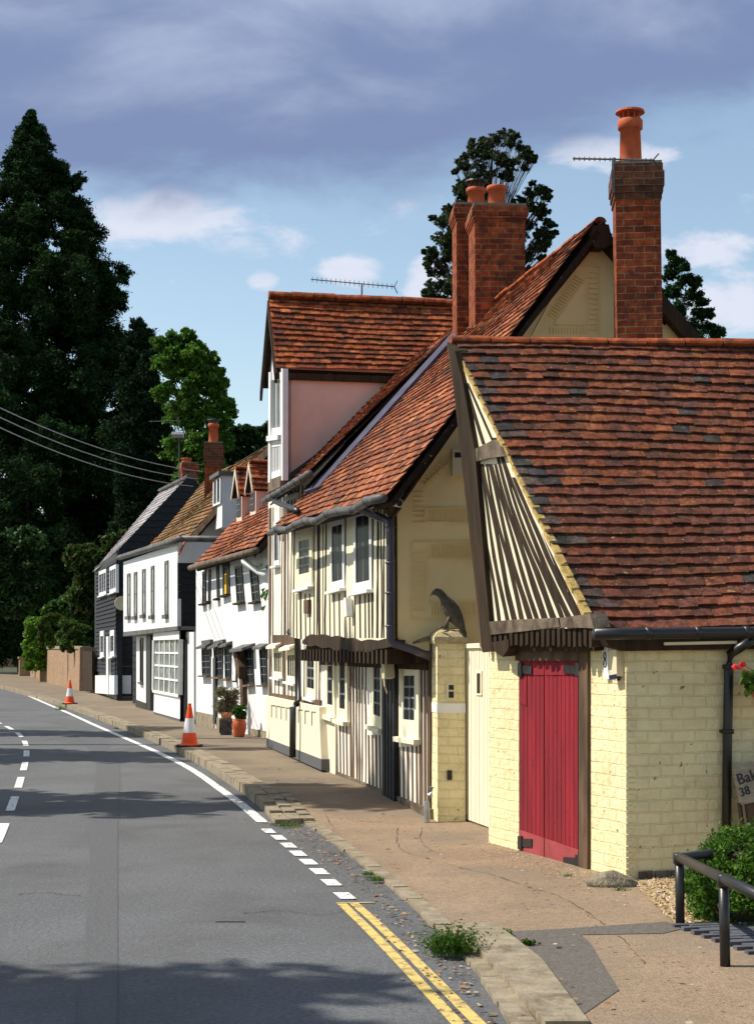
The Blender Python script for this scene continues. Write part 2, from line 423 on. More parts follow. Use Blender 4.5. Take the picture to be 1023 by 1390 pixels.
def project(p):
    q = V(p) - CAM
    c, s = math.cos(TH), math.sin(TH)
    d = q.y * c + q.z * s; v = -q.y * s + q.z * c
    return CX + FPX * q.x / d, CY - FPX * v / d
def text_mesh(body, size, o, right, up, mat, name, parent, depth=.004):
    cu = bpy.data.curves.new('lettering', 'FONT'); cu.body = body; cu.size = size; cu.extrude = depth
    to = bpy.data.objects.new('lettering', cu); col.objects.link(to)
    dg = bpy.context.evaluated_depsgraph_get(); dg.update()
    me = bpy.data.meshes.new_from_object(to.evaluated_get(dg))
    bpy.data.objects.remove(to); bpy.data.curves.remove(cu)
    mb = MB(); r, u = V(right).normalized(), V(up).normalized(); n = r.cross(u)
    vs = [V(o) + r * v.co.x + u * v.co.y + n * v.co.z for v in me.vertices]
    for f in me.polygons: mb.face([vs[i] for i in f.vertices])
    bpy.data.meshes.remove(me)
    return mb.build(name, mat, parent)
def stack(root, px0, px1, ytop, ybot, Y, depth, u, mat='brick_red', corb=0, corbmat='brick_red', name='chimney', side=None, capz=None):
    """square brick stack whose front face shows between two pixel columns"""
    b = CAM + ray(px0, ybot) * (Y / ray(px0, ybot).y)
    pl = Plane(b, u, V((u.y, -u.x, 0)))
    if pl.n.y > 0: pl.n = -pl.n
    a1 = pl.ab(pl.P(px1, (ytop + ybot) / 2))[0]; z1 = pl.ab(pl.P(px0, ytop))[1]
    bk = -pl.n
    mb = MB(); mb.box(b, pl.u * a1, UP * z1, bk * depth)
    st = mb.build(name, mat, root)
    top = b + UP * z1
    if corb:
        m = MB(); z = 0
        h = corb
        for k, (e, hh) in enumerate(((.015, h * .18), (.03, h * .18), (.045, h * .42), (.03, h * .22))):
            m.box(top - pl.u * e + UP * z - bk * e, pl.u * (a1 + 2 * e), UP * hh, bk * (depth + 2 * e)); z += hh
        m.build('chimney_cap', corbmat, st)
        f = MB(); c = top + UP * z + pl.u * a1 / 2 + bk * depth / 2
        o = top + UP * z - pl.u * .02 - bk * .02
        f.prism([o, o + pl.u * (a1 + .04), o + pl.u * (a1 + .04) + bk * (depth + .04), o + bk * (depth + .04)], UP * .035)
        f.build('flaunching', 'mortar_grey', st)
        top = top + UP * (z + .03)
    return st, top + pl.u * a1 / 2 + bk * depth / 2, pl
def pot(root, c, r, h, mat='terracotta', cowl=None, flare=True):
    mb = MB()
    mb.lathe(c, [(r * .98, 0), (r * 1.0, .03), (r * .9, h * .8), (r * .92, h * .80), (r * 1.1, h * .82), (r * 1.12, h * .97), (r * 1.05, h), (r * .8, h), (r * .75, h * .9)], 20)
    p = mb.build('chimney_pot', mat, root, True)
    if cowl:
        m = MB(); z = h
        for k in range(10):
            th = k * math.pi / 5; q = c + V((math.cos(th) * r * .85, math.sin(th) * r * .85, z - .02))
            m.tube([q, q + UP * r * .75], .008, 5)
        m.lathe(c + UP * (z + r * .65), [(r * 1.3, 0), (r * 1.25, .025), (r * .9, r * .22), (r * .2, r * .36), (.001, r * .37)], 18)
        m.build('cowl', cowl, p)
    return p
def aerial(root, mast0, mast1, boom0, boom1, n=14, el=.22, mat='gutter_grey'):
    m = MB(); m.tube([mast0, mast1], .018, 6); m.build('mast', mat, root)
    m = MB(); m.tube([boom0, boom1], .012, 5); d = (boom1 - boom0).normalized(); s = d.cross(UP).normalized()
    for i in range(n):
        p = lerp(boom0, boom1, (i + .3) / n); m.tube([p - UP * el / 2, p + UP * el / 2], .006, 4, cap=False)
    m.build('boom', mat, root)
    m = MB(); 
    for sg in (-1, 1):
        p = boom1; m.tube([p - d * .02, p + d * .05 + UP * (.04 + el * .8) * sg], .01, 4)
    m.build('reflector', mat, root)

# ------------------------------------------------------------------ ground, road, pavement
mb = MB(); S_ = 1500.0
mb.face([(-S_, -S_, -.05), (S_, -S_, -.05), (S_, S_, -.05), (-S_, S_, -.05)]); struct('ground', mb, 'earth')
KERB = [(720, 1440), (660, 1340), (612, 1284), (560, 1232), (510, 1191), (470, 1160), (436, 1134), (412, 1118), (374, 1119), (345, 1090), (310, 1064), (262, 1034), (205, 1006), (150, 984), (100, 965), (60, 952), (30, 943), (0, 935), (-60, 922)]
kr = [gnd(x, y, 0) for x, y in KERB]
kr = [V((3.6, 5.0, 0)), V((2.9, 6.8, 0))] + kr + [V((-45, 130, 0)), V((-60, 170, 0))]
mb = MB()
mono = [kr[0]]
for q in kr[1:]:
    if q.y > mono[-1].y + .12: mono.append(q)
for a, b in zip(mono, mono[1:]):
    mb.face([(-16 - max(0, a.y - 45) * .9, a.y, 0), (a.x + .35, a.y, 0), (b.x + .35, b.y, 0), (-16 - max(0, b.y - 45) * .9, b.y, 0)])
mb.face([(-16, -12, 0), (6, -12, 0), (kr[0].x + .35, kr[0].y, 0), (-16, kr[0].y, 0)])
struct('road', mb, 'asphalt')
# trench reinstatement
Lp = [(70, 975), (112, 1005), (131, 1035), (128, 1080), (123, 1120), (121, 1200), (113, 1300), (100, 1420)]
Rp = [(92, 975), (140, 1000), (163, 1035), (163, 1080), (160, 1120), (160, 1200), (160, 1300), (158, 1420)]
mb = MB()
for i in range(len(Lp) - 1):
    mb.face([gnd(*Lp[i], .004), gnd(*Rp[i], .004), gnd(*Rp[i + 1], .004), gnd(*Lp[i + 1], .004)])
struct('road_patch', mb, 'asphalt_dark')
# painted lines
def strip(mb, pix, w, z=.008):
    pts = [gnd(x, y, z) for x, y in pix]
    for i in range(len(pts) - 1):
        a, b = pts[i], pts[i + 1]; 
        da = (pts[min(i + 1, len(pts) - 1)] - pts[max(i - 1, 0)]).normalized(); db = (pts[min(i + 2, len(pts) - 1)] - pts[i]).normalized()
        na, nb = da.cross(UP) * w / 2, db.cross(UP) * w / 2
        mb.face([a - na, a + na, b + nb, b - nb])
def smooth_path(pts, n=6):
    out = []
    for i in range(len(pts) - 1):
        p0, p1, p2, p3 = pts[max(i - 1, 0)], pts[i], pts[i + 1], pts[min(i + 2, len(pts) - 1)]
        for k in range(n):
            t = k / n
            out.append(tuple(.5 * (2 * p1[j] + (p2[j] - p0[j]) * t + (2 * p0[j] - 5 * p1[j] + 4 * p2[j] - p3[j]) * t * t + (3 * p1[j] - p0[j] - 3 * p2[j] + p3[j]) * t ** 3) for j in range(len(p1))))
    out.append(tuple(pts[-1])); return out
mb = MB(); strip(mb, smooth_path([(356, 1116), (330, 1094), (300, 1072), (264, 1047), (232, 1030), (202, 1016), (172, 1003), (130, 985), (95, 969), (60, 954), (30, 941), (5, 931), (-30, 921)]), .13)
struct('edge_line', mb, 'line_white')
mb = MB()
D = [(364, 1128), (378, 1137), (391, 1147.5), (404, 1158.5), (418, 1170), (433, 1183), (449, 1198), (467, 1216)]
for i, (x, y) in enumerate(D):
    s = .8 + i * .06
    mb.face([gnd(x - 9 * s - 4 * s, y - 3.6 * s, .008), gnd(x + 9 * s - 4 * s, y - 3.6 * s, .008), gnd(x + 9 * s + 5 * s, y + 3.6 * s, .008), gnd(x - 9 * s + 5 * s, y + 3.6 * s, .008)])
struct('edge_dashes', mb, 'line_white')
cl = smooth_path([(-20, 974), (2, 983), (22, 994), (33, 1006), (36, 1020), (34, 1036), (29, 1054), (21, 1080), (9, 1112), (-8, 1150), (-40, 1210)], 12)
cp = [gnd(x, y, .008) for x, y in cl]
mb = MB(); acc = 0; on = []
for a, b in zip(cp, cp[1:]):
    L = (b - a).length; k = max(1, int(L / .1))
    for j in range(k):
        p, q = lerp(a, b, j / k), lerp(a, b, (j + 1) / k); acc += L / k
        if (acc + 1.2) % 3.4 < 1.9:
            nn = (q - p).normalized().cross(UP) * .055; mb.face([p - nn, p + nn, q + nn, q - nn])
struct('centre_line', mb, 'line_white')
mb = MB(); strip(mb, [(464, 1227), (490, 1252), (518, 1280), (545, 1308), (640, 1410)], .075); strip(mb, [(480, 1226), (510, 1252), (536, 1277), (565, 1305), (665, 1405)], .075)
strip(mb, [(456, 1226), (508, 1225)], .03); struct('yellow_lines', mb, 'line_yellow')
# small iron cover
mb = MB(); c = gnd(312, 1251, .006); mb.cbox(c, .22, .03, .003); struct('road_iron', mb, 'asphalt_dark')
# pavement sheet
mb = MB()
rows = []
for i in range(len(mono) - 1):
    for k in range(8): rows.append(lerp(mono[i], mono[i + 1], k / 8))
rows = [V((3.9, -10, 0))] + rows
for a, b in zip(rows, rows[1:]):
    za, zb = zpave(a.y), zpave(b.y)
    for u0, u1 in ((.12, 1), (1, 3), (3, 30 if a.y < 40 else 9)):
        mb.face([(a.x + u0, a.y, za), (a.x + u1, a.y, za), (b.x + u1, b.y, zb), (b.x + u0, b.y, zb)])
struct('pavement', mb, 'pavement')
# grey footway further along (asphalt), trench and lighter concrete patches near
def patch(name, pix, mat, dz):
    m = MB(); m.face([gp(x, y) + UP * dz for x, y in pix]); return struct(name, m, mat)
patch('pavement_patch', [(680, 1266), (760, 1262), (905, 1252), (925, 1262), (900, 1268), (788, 1270), (800, 1280), (812, 1300), (840, 1345), (760, 1400), (720, 1300)], 'pavement_grey', .004)
mbp = MB()
for a, b in zip(rows, rows[1:]):
    if a.y < 22.2: continue
    za, zb = zpave(a.y) + .004, zpave(b.y) + .004
    mbp.face([(a.x + .28, a.y, za), (a.x + 9, a.y, za), (b.x + 9, b.y, zb), (b.x + .28, b.y, zb)])
mk('footway', (.21, .165, .115), .92, .22, 24, .9, 50, .012, stain=(.14, .115, .09), st=(.40, .72), sscale=.8, speck=(30, .67, (.27, .21, .14)), spec=.15)
struct('footway', mbp, 'footway')
mb = MB()
for line, wd in (([(540, 1124), (538, 1140), (548, 1156), (575, 1165), (600, 1172), (640, 1182), (677, 1191), (712, 1203), (741, 1212), (762, 1219), (798, 1240), (819, 1256)], .012), ([(572, 1124), (570, 1138), (580, 1152), (596, 1160)], .009), ([(837, 1271), (848, 1279), (858, 1291), (875, 1310)], .01), ([(470, 1112), (520, 1118), (585, 1119)], .012), ([(440, 1100), (450, 1122), (475, 1150), (500, 1166)], .008)):
    pts = [gp(x, y) + UP * .0065 for x, y in smooth_path(line, 5)]
    pts = [p + V((random.gauss(0, .006), random.gauss(0, .012), 0)) for p in pts]
    for a, b in zip(pts, pts[1:]):
        nn = (b - a).normalized().cross(UP) * wd * random.uniform(.1, .5); mb.face([a - nn, a + nn, b + nn, b - nn])
struct('pavement_cracks', mb, 'oak_grey')
mb = MB()
for line in ([(330, 1240), (380, 1236), (430, 1242), (470, 1236)], [(20, 1215), (60, 1212), (110, 1216)]):
    pts = [gnd(x, y, .006) for x, y in smooth_path(line, 8)]; pts = [p + V((random.gauss(0, .015), random.gauss(0, .02), 0)) for p in pts]
    for a, b in zip(pts, pts[1:]):
        nn = (b - a).normalized().cross(UP) * .004 * random.uniform(.4, 1.2); mb.face([a - nn, a + nn, b + nn, b - nn])
struct('road_cracks', mb, 'rubber')
# kerb stones: raised double row far, flush single row near
mb = MB()
def kerbrow(path, off0, off1, ztop, zbot, seg):
    L = 0; pts = [path[0]]
    for a, b in zip(path, path[1:]):
        k = max(1, int((b - a).length / .05))
        pts += [lerp(a, b, (j + 1) / k) for j in range(k)]
    i = 0
    while i < len(pts) - 2:
        j = i; s = 0; lim = seg * random.uniform(.75, 1.3)
        while j < len(pts) - 1 and s < lim: s += (pts[j + 1] - pts[j]).length; j += 1
        a, b = pts[i], lerp(pts[i], pts[j], .975); n = (b - a).normalized().cross(UP)
        if n.x < 0: n = -n
        if j > i + 1:
            z = ztop(a.y) + random.uniform(-.006, .006); e = random.uniform(-.01, .01)
            q = [a + n * (off0 + e), a + n * off1, b + n * off1, b + n * (off0 + e)]
            mb.prism([V((p.x, p.y, z)) for p in q], V((0, 0, zbot - z)))
        i = j
far = [gnd(x, y, 0) for x, y in smooth_path(KERB[8:], 4)] + [V((-45, 130, 0))]
nose = [gnd(436, 1113, .0)] 
zk = lambda y: .055 + .085 * min(1, max(0, (y - 18.5) / 2.2))
kerbrow(far, 0.0, .15, lambda y: zk(y) - .006, -.05, .8); kerbrow(far, .16, .30, zk, -.05, .5)
kerbrow(far[:5], .31, .44, zk, -.05, .35)
near = [V((3.6, 5.0, 0)), V((2.9, 6.8, 0))] + [gnd(x, y, 0) for x, y in KERB[:8]]
kerbrow(near, .0, .13, lambda y: .03, -.05, .55)
# nose end stones
struct('kerb', mb, 'kerb_stone')
# big worn kerb block at the crossover
mb = MB()
q = [gp(x, y) for x, y in [(618, 1264), (672, 1262), (735, 1312), (800, 1400), (740, 1400), (668, 1318)]]
mb.prism([p + UP * .05 for p in q], UP * -.08); struct('kerb_block', mb, 'kerb_stone')
# loose grit and leaves lying in the gutter
mb = MB()
for i in range(1500):
    t = random.random(); k = random.uniform(2, 9.99) if random.random() < .75 else random.uniform(10, 16)
    i0 = int(k); p = lerp(kr[i0], kr[min(i0 + 1, len(kr) - 1)], k - i0) + V((random.gauss(-.16, .12) if random.random() < .8 else random.uniform(.2, 1.6), 0, 0))
    s = random.uniform(.008, .02) * (1 if i % 4 else 1.6); a = random.uniform(0, 6.28)
    c = random.choice([(.16, .09, .04), (.28, .18, .09), (.10, .07, .04), (.34, .27, .18), (.3, .12, .04)])
    d1, d2 = V((math.cos(a), math.sin(a), 0)) * s, V((-math.sin(a), math.cos(a), .3)) * s * .6
    z = .012 if p.x < kr[i0].x else .165 if p.y > 22 else .055
    p = V((p.x, p.y, z)); mb.face([p - d1, p - d2, p + d1, p + d2], c)
for i in range(700):
    x = random.uniform(640, 850); y = 1140 + (x - 663) * .29 + abs(random.gauss(0, 14)) + 4
    p = gp(x, y) + UP * .012; s = random.uniform(.005, .013); a = random.uniform(0, 6.28); c = random.choice([(.2, .14, .08), (.34, .26, .16), (.13, .09, .05), (.45, .36, .24)])
    d1, d2 = V((math.cos(a), math.sin(a), 0)) * s, V((-math.sin(a), math.cos(a), .3)) * s * .7
    mb.face([p - d1, p - d2, p + d1, p + d2], c)
tag(mb.build('leaf_litter', 'pebble'), kind='stuff')
# gravel bed with pebbles
gpx = [(858, 1199), (905, 1193), (960, 1187), (1120, 1176), (1120, 1250), (1000, 1262), (918, 1257), (886, 1228)]
patch('gravel', gpx, 'gravel', .012)
mb = MB(); gq = [gp(x, y) for x, y in gpx]
def inside(x, y, poly):
    r = False
    for i in range(len(poly)):
        a, b = poly[i], poly[i - 1]
        if (a[1] > y) != (b[1] > y) and x < (b[0] - a[0]) * (y - a[1]) / (b[1] - a[1]) + a[0]: r = not r
    return r
cnt = 0
while cnt < 2600:
    x, y = random.uniform(850, 1100), random.uniform(1183, 1262)
    if not inside(x, y, gpx): continue
    p = gp(x, y) + UP * .014; s = random.uniform(.008, .018); cnt += 1
    c = random.choice([(.45, .30, .14), (.36, .22, .10), (.55, .43, .26), (.28, .2, .13), (.5, .36, .2), (.6, .52, .4)])
    ax = [V((random.uniform(-1, 1), random.uniform(-1, 1), random.uniform(-.4, .4))).normalized() for _ in range(2)]
    a, b = ax[0] * s * 1.2, ax[1] * s; u = UP * s * .8
    for q0, q1 in ((a, b), (b, -a), (-a, -b), (-b, a)): mb.face([p + q0, p + q1, p + u], c)
tag(mb.build('pebbles', 'pebble'), kind='stuff')
# ================================================================== GARAGE
C_, L_ = gp(853, 1194), gp(663, 1144)
GA = facade(C_, L_)
gu = V((math.cos(R(16)), math.sin(R(16)), 0))
GF = Plane(V((C_.x, C_.y, 0)), gu, V((gu.y, -gu.x, 0)))
garage = thing('garage', (C_.x, C_.y, 0), 'low cream brick garage with red plank doors, striped timber gable and dark tiled roof', 'garage')
mb = MB()
GA.poly(mb, [(663, 872), (704, 868), (704, 1166), (663, 1152)], 0, -.25)
GA.poly(mb, [(796, 862), (851, 862), (853, 1202), (796, 1198)], 0, -.25)
GF.poly(mb, [(850, 862), (1180, 858), (1180, 1190), (853, 1202)], .006, -.2)
# return at the far end and back wall
back = V((math.cos(R(16)), math.sin(R(16)), 0))
o = V((L_.x, L_.y, -.05)) + back * .02; mb.box(o, back * 4.5, UP * 2.0, -GA.u * .2 if GA.u.y > 0 else GA.u * .2)
mb.build('wall', 'cream_brick', garage)
# dark stone footing under the shaded wall
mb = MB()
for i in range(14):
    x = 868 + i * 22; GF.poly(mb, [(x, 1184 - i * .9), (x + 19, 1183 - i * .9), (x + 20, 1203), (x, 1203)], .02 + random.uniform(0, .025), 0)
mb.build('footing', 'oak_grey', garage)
# gable: plane through the eave corner, the far low corner and the leaning apex
APX = at(612, 463, 16.65)
GG = plane3(GA.P(660, 876, .10), GA.P(806, 853, .20), APX)
mb = MB(); GG.poly(mb, [(617, 476), (803, 850), (800, 862), (668, 862), (640, 600)], 0, -.12); mb.build('gable_panel', 'cream_paint', garage)
mb = MB()
xr = lambda y: 612 + (y - 465) * .4947 - 2
bots = [(677, 4.6), (688, 5.4), (699, 7.4), (709.5, 6.2), (719.5, 7.6), (730.4, 6.4), (742, 8.6), (753.5, 9), (765, 6.6), (775, 8.6), (787.5, 9)]
for xb, w in bots:
    sl = .115 + (xb - 668) / 122 * .34; pts = []
    y = 846
    while True:
        x = xb - sl * (846 - y) * (1 + .10 * math.sin(y * .01)) + 1.1 * math.sin(y * .035 + xb) ; lim = 622 if xb < 745 else 560
        if x > xr(y) - w * .3 or y < lim: break
        pts.append((x, y)); y -= 18
    if len(pts) < 2: continue
    wf = lambda y: w / 2 * random.uniform(.86, 1.1) * (1 - .0026 * (846 - y))
    l = [(x - wf(y), y) for x, y in pts]; r = [(x + wf(y), y) for x, y in pts]
    for i in range(len(l) - 1): GG.poly(mb, [l[i], r[i], r[i + 1], l[i + 1]], .005, -.01)
for (x0, y0, x1, y1, w) in [(647, 610, 624, 520, 5), (656, 603, 628, 512, 4.5), (668, 598, 634, 520, 3), (640, 612, 622, 540, 4)]:
    GG.poly(mb, [(x0 - w / 2, y0), (x0 + w / 2, y0), (x1 + w / 2, y1), (x1 - w / 2, y1)], .005, -.01)
mb.build('studwork', 'oak_dark', garage)
mb = MB(); GG.poly(mb, [(645, 609), (669, 597), (679, 607), (684, 619), (662, 622), (644, 627)], .045, -.02); mb.build('collar_beam', 'oak_grey', garage)
mb = MB(); GG.poly(mb, [(662, 844), (690, 842), (757, 839), (759, 851), (711, 857), (664, 862)], .05, -.1); GG.poly(mb, [(759, 839), (800, 833), (806, 853), (782, 852), (761, 852)], .06, -.1)
mb.build('tie_beam', 'oak_grey', garage)
mb = MB(); GG.poly(mb, [(666, 858), (806, 850), (806, 884), (668, 884)], -.05, -.2)
for i in range(19):
    x = 669 + i * 7.2; GG.poly(mb, [(x, 857 - i * .25), (x + 4.4, 857 - i * .25), (x + 4.2, 876 + random.uniform(-2, 3)), (x + .4, 877 + random.uniform(-2, 3))], .03 + random.uniform(0, .02), -.1)
GG.poly(mb, [(668, 872), (690, 868), (690, 880), (682, 892), (670, 884)], .06, -.1)
mb.build('joist_ends', 'oak_dark', garage)
mb = MB(); GA.poly(mb, [(699, 876), (784, 872), (784, 897), (699, 897)], .03, -.1); mb.build('lintel', 'oak_brown', garage)
mb = MB(); GA.poly(mb, [(785, 872), (797, 872), (797, 1196), (785, 1193)], .03, -.1); mb.build('door_post', 'oak_brown', garage)
mb = MB(); GA.poly(mb, [(690, 876), (798, 876), (798, 1185), (690, 1165)], -.14, -.2); mb.build('back_board', 'black_paint', garage)
# doors: two plank leaves
for (x0, x1, n, hx) in ((705, 738.2, 6, (702, 721)), (739, 784.5, 8, (764, 784))):
    lf = MB(); ytop = 896.5
    yb = lambda x: 1160 + (x - 705) * .345
    for i in range(n):
        a, b = lerp(x0, x1, i / n), lerp(x0, x1, (i + .9) / n)
        GA.poly(lf, [(a, ytop), (b, ytop), (b, yb(b) - 30), (a, yb(a) - 30)], -.012 + random.uniform(-.003, .003), -.06)
    lv = lf.build('door_leaf', 'red_door', garage)
    k = MB(); GA.poly(k, [(x0, yb(x0) - 33), (x1 - .4, yb(x1) - 33), (x1 - .4, yb(x1) - 2), (x0, yb(x0) - 2)], .0, -.03); k.build('kick_board', 'red_faded', lv)
    k = MB(); GA.poly(k, [(x0, ytop - 1), (x1 - .4, ytop - 1), (x1 - .4, ytop + 20), (x0, ytop + 20)], -.004, -.03); 
    if x0 < 710: GA.poly(k, [(x0, ytop + 20), (x0 + 9, ytop + 20), (x0 + 9, ytop + 62), (x0, ytop + 58)], -.004, -.03)
    k.build('door_rail', 'red_door', lv)
    for yh in ((903, 915), (yb(sum(hx) / 2) - 24 + (4 if x0 > 720 else 0), yb(sum(hx) / 2) - 12 + (4 if x0 > 720 else 0))):
        k = MB(); GA.poly(k, [(hx[0], yh[0]), (hx[1], yh[0] + 1), (hx[1], yh[1]), (hx[0], yh[1] - 1)], .012, -.01)
        e = hx[0] if x0 < 710 else hx[1] - 4
        GA.poly(k, [(e, yh[0] - 3), (e + 5, yh[0] - 3), (e + 5, yh[1] + 3), (e, yh[1] + 3)], .02, -.01)
        k.build('hinge', 'black_iron', lv)
# roof
rd = V((math.cos(R(9)), math.sin(R(9)), 0))
rn = APX + V((.02, .0, 0)); rf = at(1230, 470, APX.y + .75)
ew = GF.P(803, 853, .22); ee = GF.P(1230, 849, .22)
ew = GG.P(804, 853, .02)
def palf(t, v):
    if t < .02 + .025 * (1 + math.sin(v * 31)) and random.random() < .5: return [((.05, .043, .040), 3), ((.085, .058, .05), 3), ((.12, .05, .035), 3)]
    if random.random() < .010: return [((.06, .048, .044), 1)]
    if v < .45: return [((.17, .056, .03), 4), ((.14, .048, .029), 5), ((.115, .043, .028), 4), ((.20, .066, .03), 1)]
    return PAL_OLD
rf_mb = MB(); tiles(rf_mb, ew, ee, rn, rf, .132, .18, PAL_OLD, .014, .015, .004, .008, .035, .05, palf)
groof = rf_mb.build('roof', 'tile', garage)
# steep back slope, tile hung
bk = MB(); b0 = GG.P(655, 884, -.03) + gu * .02; 
tiles(bk, b0 + GA.u * .05, b0 + V((4.6, .7, 0)), rn - UP * .03, rf - UP * .03, .152, .195, PAL_OLD, .014, .014)
bk.build('back_slope', 'tile', garage)
mb = MB(); ridge(mb, rn + UP * .02 - rd * .03, rf + UP * .02, .085, .43); mb.build('ridge_tiles', 'ridge_tile', groof)
mb = MB()
nrows = 27
for i in range(nrows):
    a, b = lerp(ew, rn, i / nrows), lerp(ew, rn, (i + 1.15) / nrows); u2 = (rf - rn).normalized()
    off = GG.n * .045 + u2 * .0
    e_ = random.uniform(-.008, .008); off = GG.n * (.02 + e_)
    mb.prism([a + off + UP * .03, a - GG.n * .05 + UP * .03, b - GG.n * .05 + UP * .012, b + off + UP * .012], UP * -.045)
mb.build('verge_mortar', 'mortar_gold', groof)
mb = MB(); GG.poly(mb, [(607, 465), (617, 476), (628, 520), (644, 610), (664, 845), (669, 884), (655, 886), (650, 830), (636, 700), (622, 570)], .05, -.1)
mb.build('barge_board', 'oak_dark', garage)
mb = MB(); GG.poly(mb, [(606, 464), (609, 470), (622, 570), (636, 700), (650, 830), (654, 880), (651, 878), (643, 770), (631, 640), (616, 530)], .02, -.16)
mb.build('tile_edge', 'oak_brown', groof)
# eaves boards, gutter, downpipe
mb = MB()
for i in range(20):
    y = 884 + i * 15.6; 
    for j in range(2):
        x1 = 855 + random.uniform(0, 9); yy_ = y + j * 7.5; GF.poly(mb, [(849.5, yy_), (x1, yy_ + random.uniform(0, 2)), (x1 - random.uniform(-1, 3), yy_ + 6.5), (849.6, yy_ + 7.2)], .012 + random.uniform(0, .014), 0)
mb.build('corner_bricks', 'cream_brick', garage)
mb = MB(); GF.poly(mb, [(818, 862), (1180, 856), (1180, 879), (850, 884), (826, 878)], .10, -.02); mb.build('fascia', 'oak_dark', garage)
mb = MB(); g0, g1 = GF.P(806, 861, .27), GF.P(1200, 856, .27); mb.tube([lerp(g0, g1, k / 8) for k in range(9)], .052, 10)
for k in range(1, 6): p = lerp(g0, g1, k / 6); mb.tube([p, p + (g1 - g0).normalized() * .05], .058, 10)
mb.build('gutter', 'black_iron', garage, True)
mb = MB(); GF.poly(mb, [(902, 872), (1000, 870), (1000, 874), (902, 876)], .12, .09); mb.build('batten', 'cream_paint', garage)
mb = MB()
mb.tube([GF.P(1022, 868, .22), GF.P(1003, 880, .14), GF.P(991, 888, .07), GF.P(989, 905, .07), GF.P(987, 1000, .07), GF.P(985, 1190, .07)], .042, 12)
for y in (905, 993): mb.tube([GF.P(988, y - 3, .07), GF.P(988, y + 3, .07)], .052, 12)
GF.poly(mb, [(979, 991), (996, 991), (996, 995), (979, 995)], .05, 0)
mb.build('downpipe', 'black_iron', garage, True)
# house number plaque with oval 8, alarm box
mb = MB(); GA.poly(mb, [(815.5, 876), (824.5, 876), (826, 922), (820, 922)], .03, 0); plq = mb.build('number_plaque', 'plastic_white', garage)
def oval(mb_, pl, cx, cy, rx, ry, th, f, b):
    n = 24
    for i in range(n):
        a0, a1 = i * 2 * math.pi / n, (i + 1) * 2 * math.pi / n
        pl.poly(mb_, [(cx + rx * math.cos(a0), cy + ry * math.sin(a0)), (cx + rx * math.cos(a1), cy + ry * math.sin(a1)), (cx + (rx - th) * math.cos(a1), cy + (ry - th * 1.8) * math.sin(a1)), (cx + (rx - th) * math.cos(a0), cy + (ry - th * 1.8) * math.sin(a0))], f, b)
m = MB(); oval(m, GA, 820, 890.5, 1.9, 5.2, .75, .036, .02); oval(m, GA, 820.2, 900.5, 2.2, 5.6, .75, .036, .02); m.build('figure_eight', 'black_paint', plq)
mb = MB(); GA.poly(mb, [(825, 884), (836, 882), (837, 918), (827, 921)], .07, 0); ab = mb.build('alarm_box', 'plastic_cream', garage)
mb = MB(); GA.poly(mb, [(826, 917), (836, 915), (836.5, 921), (827, 923)], .074, .03); mb.build('alarm_base', 'navy', ab)
mb = MB(); GA.poly(mb, [(837, 879), (838.6, 879), (838.6, 924), (837.3, 924)], .02, 0); mb.build('cable_conduit', 'oak_dark', garage)

# ------------------------------------------------------------------ things at the garage
p = gp(830, 1203); rk = MB(); rings = []
for i in range(9):
    t = i / 8; x = lerp(-.21, .21, t); h = .115 * math.sin(math.pi * (t * .9 + .06)) ** .7 + .012; d = .12 * math.sin(math.pi * (t * .94 + .03)) ** .5
    rings.append([p + V((x + random.uniform(-.012, .012), d * math.cos(a) + random.uniform(-.014, .014), max(-.02, h * math.sin(a) * random.uniform(.85, 1.12)))) for a in [k * math.pi / 5 - .2 for k in range(8)]])
rk.loft(rings); o = tag(rk.build('boulder', 'stone'), 'small weathered stone lying at the corner of the cream garage by the red door', 'stone')
# leaning sign
SP = GF; sb = thing('wooden_sign', GF.Q(2.2, 0, .35), 'weathered wooden board sign on dark legs leaning beside the black drainpipe', 'sign')
mb = MB(); SQ = Plane(GF.P(1000, 1046, .30), gu, (GF.n + UP * .12)); SQ.poly(mb, [(995, 1044), (1100, 1010), (1112, 1070), (1006, 1093)], .0, -.03)
mb.build('board', 'sign_wood', sb)
mb = MB()
for (a, b) in (((1003, 1090), (1015, 1180)), ((1085, 1075), (1100, 1180))): mb.tube([SQ.P(*a, -.03), SQ.P(*b, -.02)], .02, 6)
mb.build('leg', 'oak_dark', sb)
mb = MB(); SQ.poly(mb, [(1012, 1092), (1095, 1075), (1103, 1150), (1022, 1160)], -.03, -.06); mb.build('lower_panel', 'oak_brown', sb)
rr = (SQ.P(1060, 1030, 0) - SQ.P(1000, 1049, 0)).normalized(); uu = SQ.n.cross(rr); 
text_mesh('Bak', .135, SQ.P(1002, 1066, .004), rr, uu, 'black_paint', 'lettering', sb)
text_mesh('38', .105, SQ.P(1005, 1082, .004), rr, uu, 'black_paint', 'lettering', sb)
# hanging basket / pot with geranium
pc = GF.P(1040, 945, .28)
bs = thing('geranium_basket', pc, 'terracotta wall pot of bright red geraniums hanging beside the drainpipe', 'hanging basket')
mb = MB(); mb.lathe(pc - UP * .12, [(.07, 0), (.10, .05), (.13, .14), (.135, .16), (.12, .16)], 16); mb.build('pot', 'terracotta_pale', bs, True)
mb = MB(); mb.tube([pc + V((.12, .3, .3)), pc + V((.05, .02, .34)), pc + UP * .03], .008, 5); mb.build('bracket', 'black_iron', bs)
FOL = []   # foliage jobs filled later
